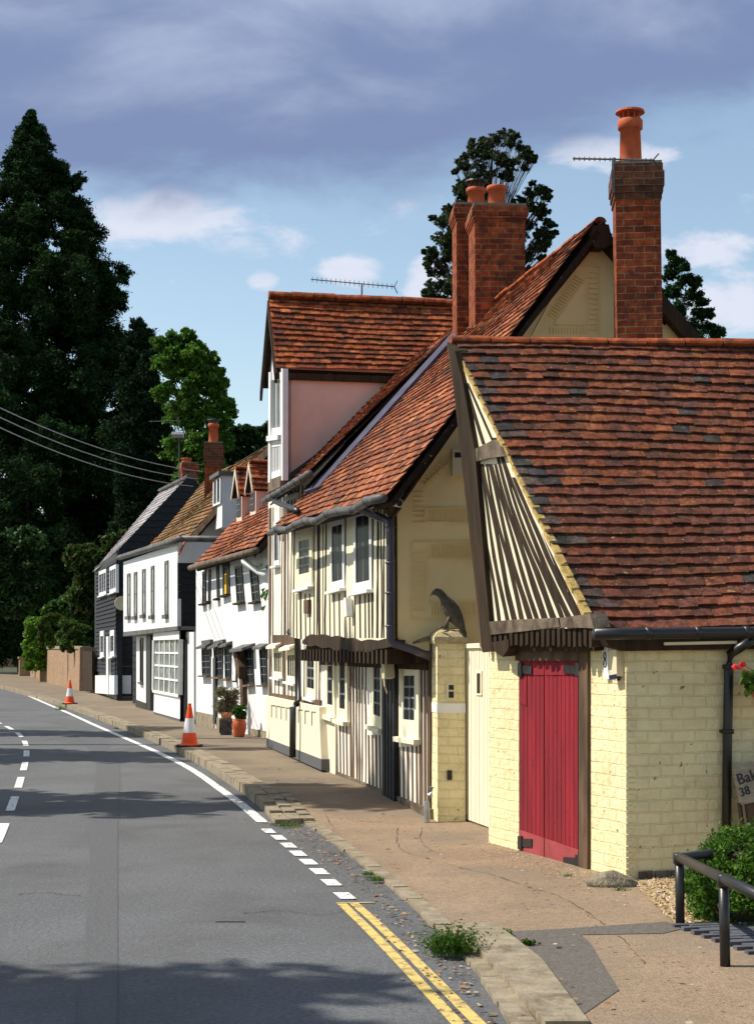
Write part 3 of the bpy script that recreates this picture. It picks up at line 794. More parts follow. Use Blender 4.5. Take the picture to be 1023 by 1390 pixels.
# handrail
rl = thing('handrail', gp(923, 1256), 'black tubular iron handrail beside the clipped box bush', 'railing')
b1, b2 = gp(923, 1257), gp(984, 1312); hz = CAM.z + (880 - 1166) / 2200 * b1.y
t1, t2 = V((b1.x, b1.y, at(923, 1164, b1.y).z)), V((b2.x, b2.y, at(984, 1193, b2.y).z))
for q, w in ((b1, t1), (b2, t2)):
    m = MB(); m.tube([q - UP * .05, w - UP * .01], .033, 12); m.lathe(w - UP * .05, [(.037, 0), (.045, .01), (.045, .07), (.036, .08)], 12); m.build('post', 'black_iron', rl, True)
d = (t2 - t1); m = MB(); m.tube([t1, lerp(t1, t2, .75), lerp(t1, t2, .78), lerp(t1, t2, 1.0), lerp(t1, t2, 1.9)], [.034] * 5, 12)
m.build('top_rail', 'black_iron', rl, True)
e = GF.P(1040, 1158, 1.4); m = MB(); m.tube([t1, lerp(t1, V((e.x + .6, e.y, t1.z)), 1)], .034, 12); m.build('return_rail', 'black_iron', rl, True)
# blue-grey brick edging laid on the slope
mb = MB(); o0 = gp(918, 1258); 
ea, eb = V((.98, .2, 0)), V((.28, -.96, 0))
for r_ in range(4):
    for k in range(26):
        p0 = o0 + ea * (.06 + .215 * r_ + .1 * (k % 2)) + eb * (.03 + .075 * k)
        mb.cbox(V((p0.x, p0.y, .0)), .205, .062, .045 + random.uniform(-.005, .006), None, R(11 + random.uniform(-2, 2)))
struct('brick_edging', mb, 'slate_brick')

# ================================================================== PILLAR, BIRD, GATE
pb = gp(594, 1116); PF = Plane(V((pb.x, pb.y, 0)), V((.995, .10, 0)), V((.10, -.995, 0)))
pil = thing('gate_pillar', (pb.x, pb.y, 0), 'square cream brick gate pillar with a rounded stone cap', 'pillar')
pw = PF.ab(PF.P(631, 1000))[0]; dl = V((-.16, .98, 0)).normalized()
mb = MB(); zt = PF.ab(PF.P(600, 874))[1]; mb.box(PF.Q(0, -.03), PF.u * pw, UP * (zt + .03), dl * .40); mb.build('shaft', 'cream_brick', pil)
z0, z1 = PF.ab(PF.P(600, 968))[1], PF.ab(PF.P(600, 955))[1]
mb = MB(); mb.box(PF.Q(-.006, z0, .006), PF.u * (pw + .012), UP * (z1 - z0), dl * .412); mb.build('band', 'plastic_white', pil)
mb = MB(); prof = [(-.03, 0), (-.04, .04), (-.035, .08), (0.0, .13), (.05, .165), (.10, .185)]
rg = [[PF.Q(e, zt + z, -e if False else 0) + PF.n * -e, PF.Q(pw - e, zt + z) + PF.n * -e, PF.Q(pw - e, zt + z) + PF.n * e + dl * .40, PF.Q(e, zt + z) + PF.n * e + dl * .40] for e, z in prof]
mb.loft(rg); cap = mb.build('cap', 'stone_cap', pil)
mb = MB(); PF.poly(mb, rect(606, 927, 618, 951), .022, 0); ic = mb.build('intercom', 'plastic_cream', pil)
mb = MB(); PF.poly(mb, rect(609, 930, 615.6, 936.5), .026, .01); PF.poly(mb, rect(609, 939, 615.6, 947.5), .026, .01); mb.build('intercom_panel', 'black_paint', ic)
mb = MB(); PF.poly(mb, rect(607, 1046, 613.5, 1059), .018, 0); mb.build('letter_slot', 'black_iron', pil)
# bird statue
bp0 = PF.Q(pw * .5, zt + .185) + dl * .2 + PF.n * .2
bird = None
s = bp0.y / 2200
def bx(px, py, dy=0): return at(px, py, bp0.y + dy)
prof = [(583, 809, .003, .003), (586, 806.5, .013, .012), (588.5, 804.8, .028, .026), (592, 803.6, .044, .040), (596, 804.6, .048, .044), (599.5, 808, .047, .044), (603, 813, .054, .052), (607.5, 820.5, .084, .080), (613, 829, .096, .092), (618.5, 838, .086, .084), (624, 847, .060, .058), (628.5, 855, .030, .030), (631.5, 860, .014, .010)]
mb = MB(); rings = []
for i, (x, y, a, b) in enumerate(prof):
    p = bx(x, y); q = bx(*prof[min(i + 1, len(prof) - 1)][:2]) - bx(*prof[max(i - 1, 0)][:2]); t = q.normalized(); side = V((0, 1, 0)); upv = side.cross(t).normalized()
    rings.append([p + upv * math.sin(th) * a + side * math.cos(th) * b for th in [k * 2 * math.pi / 14 for k in range(14)]])
mb.loft(rings); bird = mb.build('bird_statue', 'bronze', None, True)
base = V((bp0.x, bp0.y, bp0.z)); bird.data.transform(__import__('mathutils').Matrix.Translation(-base)); bird.location = base
tag(bird, 'dark bronze statue of a perched hawk standing on the cream gate pillar', 'statue')
for sg in (-1, 1):
    m = MB(); rw = []
    for (x, y, a) in [(603, 814, .012), (607, 821, .036), (613, 830, .05), (620, 841, .045), (627, 852, .026), (632, 862, .006)]:
        p = bx(x + 1, y - 1, sg * .05 * min(1, a / .04)); rw.append([p + V((math.cos(th) * a * .45, sg * math.sin(th) * .028, math.sin(th + .6) * a)) for th in [k * 2 * math.pi / 8 for k in range(8)]])
    m.loft(rw); m.build('wing', 'bronze', bird, True)
    m = MB(); f0 = bx(605 + (2 if sg > 0 else -1), 852, sg * .045 - .0)
    m.tube([bx(611, 836, sg * .035), bx(607, 845, sg * .04), f0], [.030, .018, .011], 8)
    for da in (-.5, 0, .5): m.tube([f0, f0 + V((-.055 * math.cos(da), .055 * math.sin(da), .008)), f0 + V((-.085 * math.cos(da), .085 * math.sin(da), -.016))], [.010, .010, .005], 6)
    m.build('leg', 'bronze', bird, True)
m = MB(); rw = []
for (x, y, a) in [(619, 838, .04), (625, 850, .046), (630, 861, .034), (632, 867, .016)]:
    p = bx(x, y); rw.append([p + V((math.cos(th) * .016, math.sin(th) * a, math.cos(th) * .012)) for th in [k * 2 * math.pi / 8 for k in range(8)]])
m.loft(rw); m.build('tail', 'bronze', bird, True)
# gate
g0, g1 = gp(631, 1114), gp(668, 1127)
GT = facade(g0, g1); gate = thing('board_gate', ((g0.x + g1.x) / 2, (g0.y + g1.y) / 2, 0), 'narrow cream painted board gate between the pillar and the garage', 'gate')
mb = MB()
for i in range(10):
    a, b = lerp(632.5, 668, i / 10), lerp(632.5, 668, (i + .82) / 10); yb = lambda x: 1112 + (x - 632) * .36
    GT.poly(mb, [(a, 878), (b, 878), (b, yb(b)), (a, yb(a))], 0 + random.uniform(-.004, .004), -.05)
GT.poly(mb, [(632.5, 879), (668, 879), (668, 1120), (632.5, 1109)], -.02, -.06)
mb.build('boards', 'cream_paint', gate)
mb = MB(); GT.poly(mb, [(631.5, 874), (668, 872), (668, 879), (631.5, 880)], .03, -.07); mb.build('top_rail', 'cream_paint', gate)
mb = MB(); GT.poly(mb, rect(645, 911, 653, 944), .012, -.02); sl = mb.build('slot_frame', 'cream_paint', gate)
mb = MB(); GT.poly(mb, rect(646.8, 914, 651, 941), .016, -.02); mb.build('slot', 'oak_dark', sl)
# ================================================================== JETTIED TIMBER HOUSE
A0, A1 = gp(582, 1110), gp(437, 1044)
T0 = facade(A0, A1); nT = T0.n; uT = T0.u if T0.u.y > 0 else -T0.u          # uT runs away up the street
inT = -nT                                                                  # into the building
T1 = Plane(T0.O + nT * .42, T0.u, nT)
th = thing('timber_house', (A0.x, A0.y, 0), 'jettied cream timber-framed house with dark close studs and tall cream gable facing the camera', 'house')
mb = MB()
T0.poly(mb, [(437, 865), (582, 865), (583, 1118), (437, 1050)], 0, -.2); mb.build('wall', 'old_plaster', th); mb = MB()
T1.poly(mb, [(393, 700), (534.8, 668), (534.8, 872), (412, 868), (394, 865)], 0, -.2)
mb.build('upper_wall', 'cream_paint', th)
# stone sill course
mb = MB(); T0.poly(mb, [(437, 1040), (583, 1099), (584, 1119), (437, 1051)], .03, -.1); mb.build('sill_plate', 'oak_grey', th)
skip0 = [(436, 473), (497, 538), (538, 567)]
mb = MB()
b0 = lambda x: 1040 + (x - 437) * .405
studs(T0, mb, 438, 582, lambda x: 866, b0, .19, (.075, .12), .018, skip0)
for (x0, x1, yt) in ((472, 498, 866), ): pass
for x, yt in ((457, 985), (461, 985), (465.5, 985), (470, 985), (500, 998), (505, 998), (510, 998), (515, 998), (541, 1014), (547, 1014), (553, 1014), (559, 1013), (565, 1013), (571.5, 870), (576, 870), (580.5, 870), (475, 866)):
    T0.stud(mb, (x, yt), (x + .8, b0(x)), random.uniform(.08, .12), .005)
mb.build('studwork', 'oak_brown', th)
mb = MB()
tT = lambda x: 722 - (x - 368) * .345
studs(T1, mb, 395, 534, tT, lambda x: 866, .215, (.055, .11), .016, [(399, 424), (443, 467), (470, 504)])
for x in (402, 408, 414, 420, 447, 453, 460, 474, 481, 488, 495, 500):
    T1.stud(mb, (x, 806), (x + .6, 866), random.uniform(.06, .09), .005)
T1.stud(mb, (432, 700), (433, 866), .17, .006); T1.stud(mb, (407.5, 800), (408, 868), .12, .006)
T1.stud(mb, (533, 690), (533.5, 872), .18, .01)
mb.build('upper_studwork', 'oak_dark', th)
# jetty: bressumer + joist ends + curved bracket
mb = MB()
xs = [410, 416, 421, 428, 437, 447, 456, 466, 476, 487, 499, 511, 522, 533]; top = [870, 864, 861, 863, 861, 865, 863, 867, 866, 871, 868, 870, 867, 869]; bot = [874, 876, 878, 876, 880, 879, 884, 881, 885, 884, 886, 881, 880, 877]
for i in range(len(xs) - 1): T1.poly(mb, [(xs[i], top[i]), (xs[i + 1], top[i + 1]), (xs[i + 1], bot[i + 1]), (xs[i], bot[i])], .05, -.1)
mb.build('bressumer', 'oak_dark', th)
mb = MB()
a0, a1 = T1.ab(T1.P(413, 874))[0], T1.ab(T1.P(535, 874))[0]; zj = T1.ab(T1.P(470, 886))[1]
n = 24
for i in range(n):
    a = lerp(a0, a1, (i + .3) / n); o = T1.Q(a, zj - .13, .05); mb.box(o, T1.u * .10, UP * .17, inT * .62)
lo, hi = min(a0, a1), max(a0, a1)
mb.box(T1.Q(lo, zj + .035, -.02), T1.u * (hi - lo), UP * .06, inT * .5)
mb.box(T0.Q(T0.ab(T0.P(437, 900))[0], zj - .2, .03), T0.u * (T0.ab(T0.P(582, 900))[0] - T0.ab(T0.P(437, 900))[0]), UP * .13, inT * .1)
mb.build('joists', 'oak_dark', th)
# windows
window(T1, [(479, 690), (503, 683), (504, 800), (480, 805)], th, nx=2, ny=5, fw=.12, bar=.022, off=.022, sdep=.07, bars='leading')
window(T1, [(447, 704), (466, 698), (467, 798), (448, 803)], th, nx=2, ny=5, fw=.12, bar=.022, off=.022, bars='leading')
window(T1, [(402, 716), (423, 710), (423, 796), (402, 801)], th, frame='cream_paint', nx=2, ny=4, fw=.22, bar=.025, off=.024, bars='leading')
window(T0, [(541, 894), (568, 892), (568, 1004), (541, 1000)], th, frame='cream_paint', nx=2, ny=4, fw=.22, bar=.025, off=.024, bars='leading', sill='cream_paint', sh=.06)
window(T0, [(503, 889), (519, 889), (519, 990), (503, 984)], th, frame='cream_paint', nx=2, ny=4, fw=.15, bar=.025, off=.024, bars='leading', sill='cream_paint', sh=.06)
window(T0, [(441, 890), (454, 888), (454, 974), (441, 970)], th, frame='cream_paint', nx=1, ny=3, fw=.17, bar=.03, off=.03, bars='leading', sill='cream_paint', sh=.06)
window(T0, [(457, 888), (471, 885), (471, 980), (457, 976)], th, frame='cream_paint', nx=1, ny=3, fw=.17, bar=.03, off=.03, bars='leading', sill='cream_paint', sh=.06)
mb = MB(); T0.poly(mb, [(438, 978), (455, 983), (455, 1052), (438, 1045)], .035, -.02); mb.build('plaster_panel', 'plinth_paint', th)
# dark doorway and downpipe
mb = MB(); T0.poly(mb, [(518, 893), (536, 893), (536, 1092), (518, 1084)], .05, -.02); dr = mb.build('door', 'black_paint', th)
mb = MB()
for i in range(4): T0.poly(mb, [(519 + i * 4.2, 900), (522 + i * 4.2, 900), (522 + i * 4.2, 1085 + i * 2), (519 + i * 4.2, 1084 + i * 2)], .065, .03)
mb.build('door_plank', 'black_board', dr)
mb = MB(); T0.poly(mb, [(517, 902), (521.5, 900), (523, 920), (518.5, 922)], .26, .14); lamp = mb.build('wall_lamp', 'plastic_cream', th)
mb = MB(); mb.tube([T0.P(521, 920, .2), T0.P(522, 932, .2), T0.P(525, 941, .16)], .012, 6); mb.build('lamp_arm', 'plastic_cream', lamp)
mb = MB(); T1.poly(mb, [(466, 812), (469, 811), (470.5, 836), (467.5, 838)], .10, .02); mb.build('floodlight', 'plastic_white', th)
mb = MB(); T1.poly(mb, [(412, 815), (418, 814), (418, 832), (412, 833)], .05, 0); mb.build('plate', 'oak_brown', th)
# ---- gable end wall
G0 = T1.P(536, 800, 0); GP = Plane(V((G0.x, G0.y, 0)), V((-nT.x, -nT.y, 0)), V((T0.u.x, T0.u.y, 0)) if T0.u.y < 0 else -V((T0.u.x, T0.u.y, 0)))
mb = MB(); GP.poly(mb, [(531, 704), (535, 682), (638, 540), (705, 444), (815, 305), (942, 458), (1010, 568), (1010, 905), (600, 905), (585, 884), (560, 880), (545, 870), (533, 864)], 0, -.2)
gw = mb.build('gable_wall', 'cream_render', th)
# lower side wall, set back in the shade under the jetty
g2 = Plane(GP.O - GP.n * .25, GP.u, GP.n)
mb = MB(); g2.poly(mb, [(578, 880), (1010, 880), (1010, 1140), (578, 1118)], 0, -.2); mb.build('side_wall', 'cream_render', th)
mb = MB(); g2.poly(mb, [(566, 870), (700, 878), (700, 906), (566, 900)], .2, 0); mb.build('side_beam', 'oak_dark', th)
mb = MB(); mb.tube([GP.P(628, 858, .06), GP.P(600, 862, .1), GP.P(575, 868, .09), GP.P(560, 873, .06)], [.02, .03, .025, .012], 8); mb.build('cable_bundle', 'oak_grey', th)
# pargetting ribs
mb = MB()
def rib(a, b, w=1.1): 
    dx, dy = b[0] - a[0], b[1] - a[1]; L = math.hypot(dx, dy); nx_, ny_ = -dy / L * w / 2, dx / L * w / 2
    GP.poly(mb, [(a[0] + nx_, a[1] + ny_), (b[0] + nx_, b[1] + ny_), (b[0] - nx_, b[1] - ny_), (a[0] - nx_, a[1] - ny_)], .022, -.01)
def ribs(pts): 
    for a, b in zip(pts, pts[1:]): rib(a, b)
def comb(x0, y0, x1, y1, dx, n):
    for i in range(n):
        t = (i + .5) / n; rib((lerp(x0, x1, t), lerp(y0, y1, t)), (lerp(x0, x1, t) + dx[0], lerp(y0, y1, t) + dx[1]), .6)
ribs([(650, 735), (560, 736), (559, 840), (650, 838)]); ribs([(650, 757), (580, 758), (581, 817), (650, 816)])
comb(583, 739, 648, 738, (0, 16), 16); comb(583, 820, 648, 819, (0, 15), 16); comb(562, 748, 562, 832, (15, -1), 13)
ribs([(645, 690), (577, 690), (577, 708), (645, 710)]); comb(582, 692, 642, 692, (1, 15), 14); comb(561, 665, 561, 705, (14, 0), 6); ribs([(560, 710), (577, 709)])
ribs([(602, 609), (614, 609), (614, 622), (576, 658)]); comb(568, 656, 600, 622, (10, 8), 8)
ribs([(772, 361), (813, 361), (813, 455)]); ribs([(772, 361), (722, 455)]); ribs([(799, 376), (797, 440), (752, 440), (796, 376)]); comb(742, 428, 782, 372, (10, 6), 16); comb(800, 366, 800, 450, (11, 0), 12); comb(745, 444, 800, 444, (0, 9), 14)
mb.build('pargetting', 'cream_render', gw)
mb = MB(); GP.poly(mb, [(614, 611), (650, 611), (650, 645), (614, 646)], .10, 0); bx_ = mb.build('alarm_box', 'plastic_cream', th)
mb = MB(); GP.poly(mb, rect(617, 614, 650, 621), .104, .08); mb.build('alarm_strip', 'navy', bx_)
mb = MB(); c0 = GP.P(530, 680, .18); c1 = GP.P(542, 683, .36); mb.tube([c0, lerp(c0, c1, .1), c1], [.03, .05, .05], 12); cc_ = mb.build('security_camera', 'plastic_white', th, True)
mb = MB(); mb.tube([GP.P(524, 678, .02), GP.P(527, 679, .16), c0], .02, 8); mb.build('camera_bracket', 'plastic_white', cc_)
mb = MB(); mb.tube([c1, c1 + (c1 - c0).normalized() * .006], .04, 12); mb.build('camera_lens', 'black_paint', cc_)
# ---- roof
ridge_n = GP.P(815, 297, .22)
en, ef = T1.P(517, 676, .33) + GP.n * .18, T1.P(368, 719, .33)
ridge_f = V((601, 461, 0)); ridge_f = at(601, 461, ef.y + .9)
# keep the ridge parallel to the eaves in plan
ridge_f = ridge_n + (ef - en) * ((ef - en).length and 1.0); ridge_f.z = at(603, 472, ridge_f.y).z
mb = MB(); tiles(mb, en, ef, ridge_n, ridge_f, .125, .17, PAL_RED, .014, .014, 0, .005, .035, .06)
tr = mb.build('roof', 'tile', th)
mb = MB(); vec = V((ridge_n.x - en.x, ridge_n.y - en.y, 0)); e2 = ridge_n + vec * 1.0; e2.z = en.z; e2f = ridge_f + vec; e2f.z = en.z
tiles(mb, e2, e2f, ridge_n - UP * .01, ridge_f - UP * .01, .125, .17, PAL_OLD, .014, .014, 0, .005, 0, .06)
mb.build('back_slope', 'tile', th)
mb = MB(); ridge(mb, ridge_n + UP * .0, ridge_f + UP * .0, .075, .4); mb.build('ridge_tiles', 'ridge_tile', tr)
mb = MB(); tn = (ef - en).cross(ridge_n - en).normalized(); tn = tn if tn.z > 0 else -tn
def TS(t, v): return lerp(lerp(en, ef, t), lerp(ridge_n, ridge_f, t), v) + tn * .035
mb.prism([TS(.80, .14), TS(1.01, .2), TS(1.01, 1.0), TS(.66, 1.0)], tn * -.05); mb.build('lead_valley', 'lead', tr)
mb = MB()
GP.poly(mb, [(529, 702), (534, 701), (638, 554), (706, 458), (818, 320), (818, 306), (700, 446), (636, 542)], .13, .02)
GP.poly(mb, [(818, 306), (818, 330), (945, 476), (1010, 575), (1010, 548), (950, 455)], .16, .02)
GP.poly(mb, [(804, 306), (826, 304), (832, 330), (822, 336), (808, 336), (800, 326)], .24, .02)
mb.build('barge_board', 'oak_dark', th)
mb = MB(); GP.poly(mb, [(505, 690), (530, 668), (545, 690), (534, 704), (522, 690)], .12, .0); mb.build('eaves_end', 'oak_brown', th)
# soffit
# gutter & pipes
gg0, gg1 = T1.P(520, 676, .42), T1.P(366, 724, .42)
mb = MB(); pts = [lerp(gg0, gg1, k / 10) + UP * (.03 * math.sin(k * 2.2)) for k in range(11)]; mb.tube(pts, .052, 10)
for k in range(1, 10): p = pts[k]; mb.tube([p, p + (gg1 - gg0).normalized() * .07], .06, 10)
mb.build('gutter', 'gutter_grey', th, True)
mb = MB(); mb.tube([T1.P(487, 688, .42), T1.P(493, 693, .36), T1.P(520, 704, .12), GP.P(529, 708, .09), GP.P(529, 720, .07), GP.P(529.5, 868, .07), GP.P(535, 874, .07), GP.P(560, 882, .10), GP.P(584, 892, .12)], .047, 12)
for y in (716, 764, 805, 850): mb.tube([GP.P(529.3, y - 1.3, .07), GP.P(529.3, y + 1.3, .07)], .058, 12)
mb.build('downpipe', 'pipe_purple', th, True)
mb = MB(); mb.tube([GP.P(585, 1068, .32), GP.P(583, 1080, .32), GP.P(579, 1090, .34), GP.P(579, 1116, .36)], .035, 8); mb.build('pipe_shoe', 'grey_metal', th)
# ---- chimneys
st1, tp, pl1 = stack(th, 645, 713, 300, 470, 23.3, .78, V((.998, .06, 0)), corb=.24, name='chimney')
pot(st1, tp + V((.0, -.1, -.02)), .135, .36, 'terracotta')
st2, tp2, pl2 = stack(th, 620, 660, 298, 480, 24.3, .62, V((.998, .06, 0)), corb=.24, name='chimney')
pot(st2, tp2 + V((.12, .1, -.02)), .14, .36, 'terracotta', 'black_iron')
st3, tp3, pl3 = stack(th, 838, 898, 270, 500, 18.7, .52, V((.996, -.08, 0)), corb=.42, corbmat='brick_dark', name='chimney')
pot(st3, tp3 + V((-.06, 0, -.02)), .135, .60, 'terracotta', 'terracotta')
ar = thing('tv_aerial', tp3 + V((-.36, 0, -.3)), 'thin grey television aerial strapped to the tall right-hand chimney', 'aerial')
Ya = tp3.y - .42
aerial(ar, at(832, 262, Ya), at(832, 214, Ya), at(777, 215, Ya), at(888, 217, Ya), 16, .05)

# ================================================================== TALL HOUSE WITH PINK DORMER WING
B0, B1 = gp(436, 1043), gp(362, 1010)
D0 = facade(B0, B1); nD = D0.n; inD = -nD; uD = D0.u if D0.u.y > 0 else -D0.u
dh = thing('dormer_house', (B0.x, B0.y, 0), 'narrow timber-framed house with white plinth and big pink gabled dormer under orange tiles', 'house')
mb = MB(); D0.poly(mb, [(364, 672), (440, 640), (440, 1040), (364, 1012)], 0, -.2)
o = V((B0.x, B0.y, 0)) - uD * .02; mb.box(o + UP * .1, inD * 5, UP * 4.4, uD * .2)
mb.build('wall', 'old_plaster', dh)
D1 = Plane(D0.O + nD * .14, D0.u, nD)
mb = MB(); D1.poly(mb, [(361, 945), (433, 960), (436, 1032), (361, 1002)], 0, -.3); pl_ = mb.build('plinth', 'plinth_paint', dh)
mb = MB(); D1.poly(mb, [(361, 1002), (436, 1031), (436, 1046), (361, 1013)], .012, -.28); mb.build('plinth_base', 'asphalt_dark', pl_)
mb = MB()
for i, x in enumerate((368, 374.5, 381, 388, 404.5, 413.5, 422.5)):
    y = 958 + (x - 368) * .16; D1.stud(mb, (x, y), (x, y + 16 + i * .4), .03, .012, 0); D1.poly(mb, [(x, y - 1), (x + 5, y - .4), (x + 5, y + .6), (x, y)], .012, 0)
mb.build('plinth_moulding', 'kerb_stone', pl_)
mb = MB(); D0.poly(mb, [(367, 941), (434, 951), (434, 957), (367, 946)], .05, 0); D0.poly(mb, [(369, 862), (402, 862), (402, 876), (369, 876)], .05, 0)
mb.build('rail', 'oak_brown', dh)
mb = MB()
studs(D0, mb, 368, 434, lambda x: 876 if x < 412 else 870, lambda x: 944 + (x - 367) * .16, .42, (.09, .14), .02, [(371, 383), (388, 403), (413, 429)])
for x in (373, 378, 391, 396): D0.stud(mb, (x, 922), (x, 945), .12, .006)
studs(D0, mb, 367, 398, lambda x: 690, lambda x: 862, .34, (.12, .2), .02, [(371, 378.6)])
D0.stud(mb, (365.5, 690), (365.5, 945), .25, .012); D0.stud(mb, (386, 690), (386, 945), .22, .01)
studs(D0, mb, 380, 436, lambda x: 660, lambda x: 735, .5, (.12, .2), .02)
mb.build('studwork', 'oak_brown', dh)
window(D0, [(371, 708), (378, 706), (378.5, 767), (371, 769)], dh, nx=2, ny=1, fw=.10, off=.03)
window(D0, [(370.5, 879), (382.5, 878), (382.5, 921), (370.5, 919)], dh, frame='cream_paint', nx=4, ny=1, fw=.11, bar=.05, off=.028, hood='cream_paint')
window(D0, [(388.5, 882), (402.5, 880), (402.5, 928), (388.5, 925)], dh, frame='cream_paint', nx=4, ny=1, fw=.11, bar=.05, off=.028, hood='cream_paint')
window(D0, [(414, 880), (428, 880), (428, 950), (414, 946)], dh, frame='cream_paint', nx=2, ny=3, fw=.16, bar=.03, off=.03, bars='leading')
window(D0, [(387, 674), (402, 668), (402, 705), (387, 708)], dh, nx=3, ny=1, fw=.08, bar=.05, off=.05)
mb = MB(); mb.tube([D0.P(393, 858, .3), D0.P(398, 859, .28), D0.P(404, 866, .15), D0.P(404.5, 950, .15), D0.P(402, 956, .2), D0.P(397.5, 960, .26), D0.P(397, 1028, .26)], .055, 10)
mb.build('downpipe', 'black_iron', dh, True)
# roof
den, def_ = D0.P(414, 646, .36), D0.P(363, 682, .36)
drun = inD * 2.75; rnD, rfD = den + drun, def_ + drun; rnD.z = at(612, 418, rnD.y).z; rfD.z = rnD.z
mb = MB(); tiles(mb, den, def_ + uD * .0, rnD, rfD, .13, .18, PAL_RED, .014, .014, 0, .005, .02, .025)
rfD_o = mb.build('roof', 'tile', dh)
mb = MB(); q0, q1 = rnD + inD * 2.6, rfD + inD * 2.6; q0.z = q1.z = den.z; tiles(mb, q0, q1, rnD, rfD, .13, .18, PAL_OLD, .014, .014); mb.build('back_slope', 'tile', dh)
# lead covered strip on the side wall over the lower roof
mb = MB(); sw = -uD * .04
mb.prism([den + sw - nD * .1 - UP * .16, rnD + sw - UP * .12, rnD + sw - UP * 1.5, den + sw - nD * .1 - UP * 1.1], uD * .1); mb.build('lead_flashing', 'lead', dh)
gd0, gd1 = D0.P(420, 643, .46), D0.P(359, 680, .46)
mb = MB(); pts = [lerp(gd0, gd1, k / 8) for k in range(9)]; mb.tube(pts, .058, 10)
for k in range(1, 8): mb.tube([pts[k], pts[k] + (gd1 - gd0).normalized() * .08], .066, 10)
mb.build('gutter', 'gutter_grey', dh, True)
mb = MB(); mb.tube([D0.P(372, 680, .46), D0.P(380, 684, .5), D0.P(398, 690, .62), D0.P(404, 694, .7)], .045, 8); mb.build('spout', 'black_iron', dh, True)
# dormer wing
W0 = Plane(D0.O + nD * .10, D0.u, nD)
wa = W0.P(383, 600, 0); wb = W0.P(364, 600, 0)
WP = Plane(V((wa.x, wa.y, 0)), inD, -uD)                                   # near cheek plane
zb, zt_ = W0.ab(W0.P(383, 655))[1], W0.ab(W0.P(383, 503))[1]
mb = MB()
Lw = 5.0
mb.prism([WP.Q(0, zb), WP.Q(2.9, zt_ + .15), WP.Q(0, zt_ + .15)], uD * .18); mb.build('dormer_cheek', 'pink_render', dh)
fl = MB(); fl.prism([WP.Q(-.02, zb - .12, .03), WP.Q(2.75, zt_ - .12 , .03), WP.Q(2.75, zt_ + .06, .03), WP.Q(-.02, zb + .06, .03)], -WP.n * .06); fl.build('flashing', 'black_iron', dh)
wd = (wb - wa); wl = V((wd.x, wd.y, 0)).length
mb = MB(); zr = W0.ab(at(368, 404, wa.y + wl / 2))[1] if False else at(368, 404, (wa.y + wb.y) / 2).z
mb.prism([WP.Q(0, zb), WP.Q(0, zt_ + .1), WP.Q(0, zr - .15) + uD * wl / 2, WP.Q(0, zt_ + .1) + uD * wl, WP.Q(0, zb) + uD * wl], inD * .16)
mb.box(WP.Q(0, zb) + uD * (wl - .18), inD * 2.9, UP * (zt_ + .1 - zb), uD * .18)
df = mb.build('dormer_front', 'white_paint', dh)
window(W0, [(367, 505), (381.5, 505), (381.5, 590), (366.5, 592)], df, nx=2, ny=1, fw=.14, bar=.06, off=.07, glass='glass_curtain', sh=.09)
window(W0, [(366, 598), (381, 596), (381, 646), (365.5, 652)], df, nx=6, ny=1, fw=.12, bar=.09, off=.07, sill='oak_grey', sh=.2, sdep=.02)
mb = MB(); W0.poly(mb, [(364.5, 505), (367, 505), (366, 655), (363.5, 655)], .1, 0); W0.poly(mb, [(381.5, 500), (383.5, 500), (383.5, 652), (381.5, 652)], .1, 0); mb.build('corner_post', 'white_paint', df)
oh = .10
E0 = WP.Q(-.14, zt_ + .02) - uD * oh; E1 = E0 + inD * (Lw + .14); RR0 = WP.Q(-.14, zr) + uD * wl / 2; RR1 = RR0 + inD * (Lw + .14)
mb = MB(); tiles(mb, E0, E1, RR0, RR1, .15, .19, PAL_DORM, .02, .02, .005, .007, .03, .06); wr = mb.build('dormer_roof', 'tile', dh)
F0 = E0 + uD * (wl + 2 * oh); F1 = E1 + uD * (wl + 2 * oh)
mb = MB(); tiles(mb, F0, F1, RR0, RR1, .15, .19, PAL_DORM, .02, .02, .005, .007, 0, .06); mb.build('dormer_back_slope', 'tile', dh)
mb = MB(); ridge(mb, RR0 + UP * .05, RR1 + UP * .05, .13, .42); mb.build('ridge_tiles', 'ridge_tile', wr)
mb = MB(); mb.prism([E0 - UP * .08 , E1 - UP * .08, E1 - UP * .2, E0 - UP * .2], uD * .08); 
for q, s_ in ((E0, 1), (F0, -1)):
    mb.prism([q - nD * -.02 - UP * .1, RR0 + nD * .02 - UP * .06, RR0 + nD * .02 - UP * .24, q + nD * .02 - UP * .28], inD * .05)
mb.build('barge_board', 'oak_dark', dh)
ar = thing('tv_aerial', at(491, 410, 29.5), 'long grey television aerial standing behind the orange dormer ridge', 'aerial')
aerial(ar, at(491, 470, 33.4), at(491, 386, 33.4), at(422, 379, 33.4), at(536, 389, 33.4), 18, .12)
# ================================================================== WHITE COTTAGE
def zslope(p): return p
wc = [gp(364, 1003), gp(266, 984)]
W_ = facade(*wc); nW = W_.n; inW = -nW; uW = W_.u if W_.u.y > 0 else -W_.u
wh = thing('white_cottage', wc[0], 'white rendered cottage with small black leaded windows, brown porch post and red tiled roof', 'cottage')
mb = MB(); W_.poly(mb, [(266, 764), (345, 746), (368, 735), (368, 1006), (266, 986)], 0, -.25)
mb.build('wall', 'white_render', wh)
mb = MB(); W_.poly(mb, [(266, 966), (290, 971), (290, 990), (266, 986)], .03, -.05); mb.build('plinth', 'kerb_stone', wh); mb = MB(); W_.poly(mb, [(338, 989), (368, 994), (368, 1007), (338, 1001)], .03, -.05); mb.build('plinth', 'kerb_stone', wh); mb = MB(); W_.poly(mb, [(293, 974), (300, 975), (300, 993), (293, 991)], .03, -.05)
mb.build('plinth', 'kerb_stone', wh)
